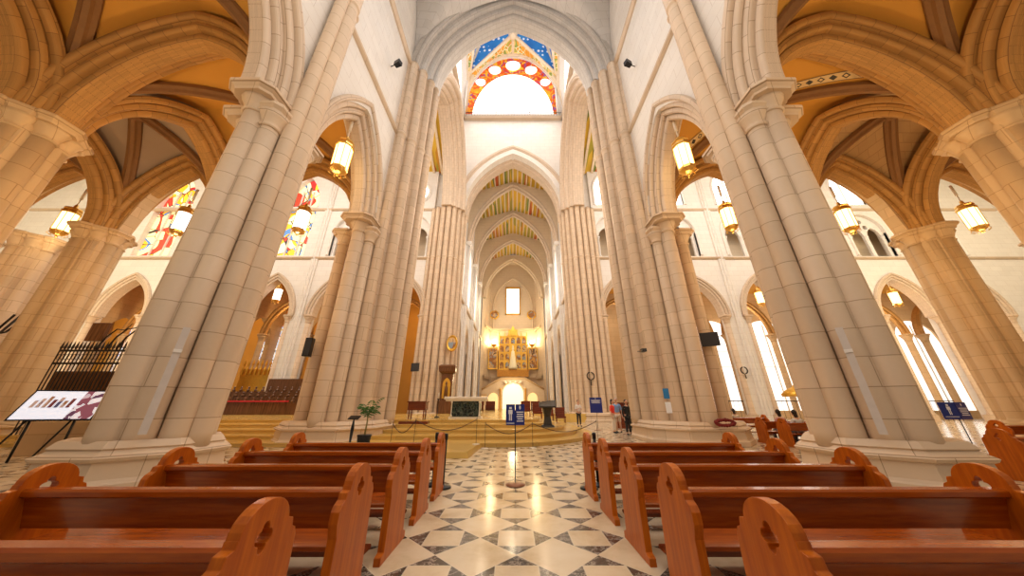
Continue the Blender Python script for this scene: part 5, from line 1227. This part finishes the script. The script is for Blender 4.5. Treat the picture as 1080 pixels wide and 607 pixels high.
person(5.05, 24.4, .0, .2, 1.80, 'man in white shirt and dark trousers standing with arms folded, left of the blue notice', cl('white_shirt', (.75, .68, .62)), cl('black_trousers', (.02, .02, .025)), (HAIRD, 0), arms='front')
person(5.95, 18.9, 0, .9, 1.75, 'person in red top and pale skirt talking at the right of the steps', cl('red_top', (.75, .04, .02)), cl('pale_trousers', (.75, .65, .55)), (HAIRD, 1))
person(6.35, 19.3, 0, -.4, 1.84, 'person in light blue shirt standing beside the one in red', cl('light_blue_shirt', (.2, .35, .62)), cl('beige_trousers', (.65, .5, .38)), (HAIRG, 0), skirt=True)
person(7.7, 16.55, 0, .3, 1.72, 'woman in a long black coat standing by the right crossing pier', cl('black_coat', (.012, .012, .014)), cl('dark_trousers', (.02, .02, .02)), (HAIRD, 1), longsleeve=True, coat=True).location = (6.35, 17.7, 0)
person(8.0, 21.0, 0, 2.6, 1.65, 'seated dark-haired person in black at the wooden desk', cl('black_jacket', (.02, .018, .018)), cl('black_trousers2', (.02, .02, .02)), (HAIRD, 1), longsleeve=True)
rs = [(11.6, 13.05, 'seated person in white top leaning in the nearest right transept pew', (.7, .68, .66)), (12.6, 13.05, 'seated person in black top bending forward in the nearest right transept pew', (.02, .02, .02)), (11.9, 14.2, 'seated person in pink top in the middle right transept pew', (.6, .3, .28)), (12.6, 18.05, 'seated person in cream top in the farthest right transept pew', (.6, .55, .45))]
for x, y, lab, c in rs: person(x, y, -.02, PI, 1.7, lab, cl('top', c), cl('seated_trousers', (.1, .08, .08)), (HAIRD, 1), 'sit')

# ------------------------------------------------------------------ lights
def area(loc, rot, sx, sy, e, col):
    l = bpy.data.lights.new('daylight', 'AREA'); l.shape = 'RECTANGLE'; l.size = sx; l.size_y = sy; l.energy = e; l.color = col
    o = bpy.data.objects.new('daylight', l); o.location = loc; o.rotation_euler = rot; C.objects.link(o); return o  # name shared by window daylight stand-ins and added fill areas
def point(loc, e, col, r=.3):
    l = bpy.data.lights.new('lamp_or_fill_light', 'POINT'); l.energy = e; l.color = col; l.shadow_soft_size = r
    o = bpy.data.objects.new('lamp_or_fill_light', l); o.location = loc; C.objects.link(o); return o  # used for the modelled lanterns and for added fill points
WARM = (1, .66, .32); WHT = (1, .95, .90)
area((0, 4, 24), (0, 0, 0), 9, 14, 900, (.97, .97, 1))  # added overhead nave fill, hung below the vault
for s in (-1, 1): area((s * 7.2, 5, 25.5), (0, s * math.radians(70), 0), 4, 16, 1300, (.86, .92, 1))  # added to lift the upper nave, standing in for unseen clerestory windows
point_jobs = [((0, 5, 15), 650, (1, .93, .84), 2.0), ((-3.5, 19.5, 15), 1500, (1, .88, .74), 2.0), ((3.5, 19.5, 15), 1500, (1, .88, .74), 2.0)]                       # added soft fill points in mid-air, nave and crossing
area((0, -4, 12), (math.radians(95), 0, 0), 12, 8, 1700, (1, .82, .62))        # added warm fill from the unseen west end, behind the camera
area((0, 23.9, 41), (0, 0, 0), 13, 13, 2000, WHT)                             # lantern daylight
area((0, 23.9, 44), (PI, 0, 0), 10, 10, 900, (1, .97, .92))
point((0, 22, 27), 1500, (1, .94, .88), 2.5)  # added crossing fill, nothing hangs at this spot
for j in point_jobs: point(*j)
for s in (-1, 1):
    area((s * 24, 17, 27), (math.radians(58), 0, 0), 30, 6, 6500, (1, .95, .87))  # added wash on the transept far wall, standing in for clerestory daylight
    area((s * 50, 17, 24), (math.radians(62), 0, 0), 22, 8, 4500, (1, .84, .56))  # added warm area fill to brighten the transept ends
    point((s * 42, 22, 9), 4500, (1, .72, .40), 1.0)          # added warm fill point for the transept, no lamp there
    for i, x in enumerate((12.1, 19.8)):
        for y in (3.7, 10.8): point((s * x, y, 9.0), 700 if i == 0 else 520, WARM, .5)
    point((s * 27.5, 10.8, 9), 500, WARM, .5)
    for x, y, z, k, lab in LAN:
        if x * s > 0 and y < 20: point((x, y, z - 1.4), 60, (1, .72, .36) if k == 0 else (.9, .9, 1), .3)
    for c in BAY[s][0]: point((s * c, 34.8, 11.5), 380 if s < 0 else 420, WARM if s < 0 else (1, .85, .65), .4)
    for y in (41, 52): point((s * 4.5, y, 20), 420, (1, .82, .6), .5)
    point((s * 4.2, 62.6, 15.3), 380, (1, .74, .32), .3)
point((0, 54, 6), 700, (1, .78, .45), .6)
point((0, 58, 20), 700, (1, .8, .5), .6)
wd = bpy.data.worlds.new('w'); sc.world = wd; wd.use_nodes = True
wd.node_tree.nodes['Background'].inputs[0].default_value = (1, .93, .85, 1); wd.node_tree.nodes['Background'].inputs[1].default_value = .35

# ------------------------------------------------------------------ camera
cam = bpy.data.cameras.new('camera'); cam.sensor_width = 36; cam.lens = 307 / 1080 * 36; cam.clip_end = 300; cam.clip_start = .02
co = bpy.data.objects.new('camera', cam); C.objects.link(co); co.location = (0, 0, H)
co.rotation_euler = (PI / 2 + math.atan(123.5 / 307), 0, 0); cam.shift_x = -1 / 1080
sc.camera = co
sc.view_settings.view_transform = 'Standard'; sc.view_settings.look = 'None'; sc.view_settings.gamma = 1; sc.view_settings.use_curve_mapping = False
sc.view_settings.exposure = -.9
for o in sc.objects:
    if '_loc' in o: del o['_loc']
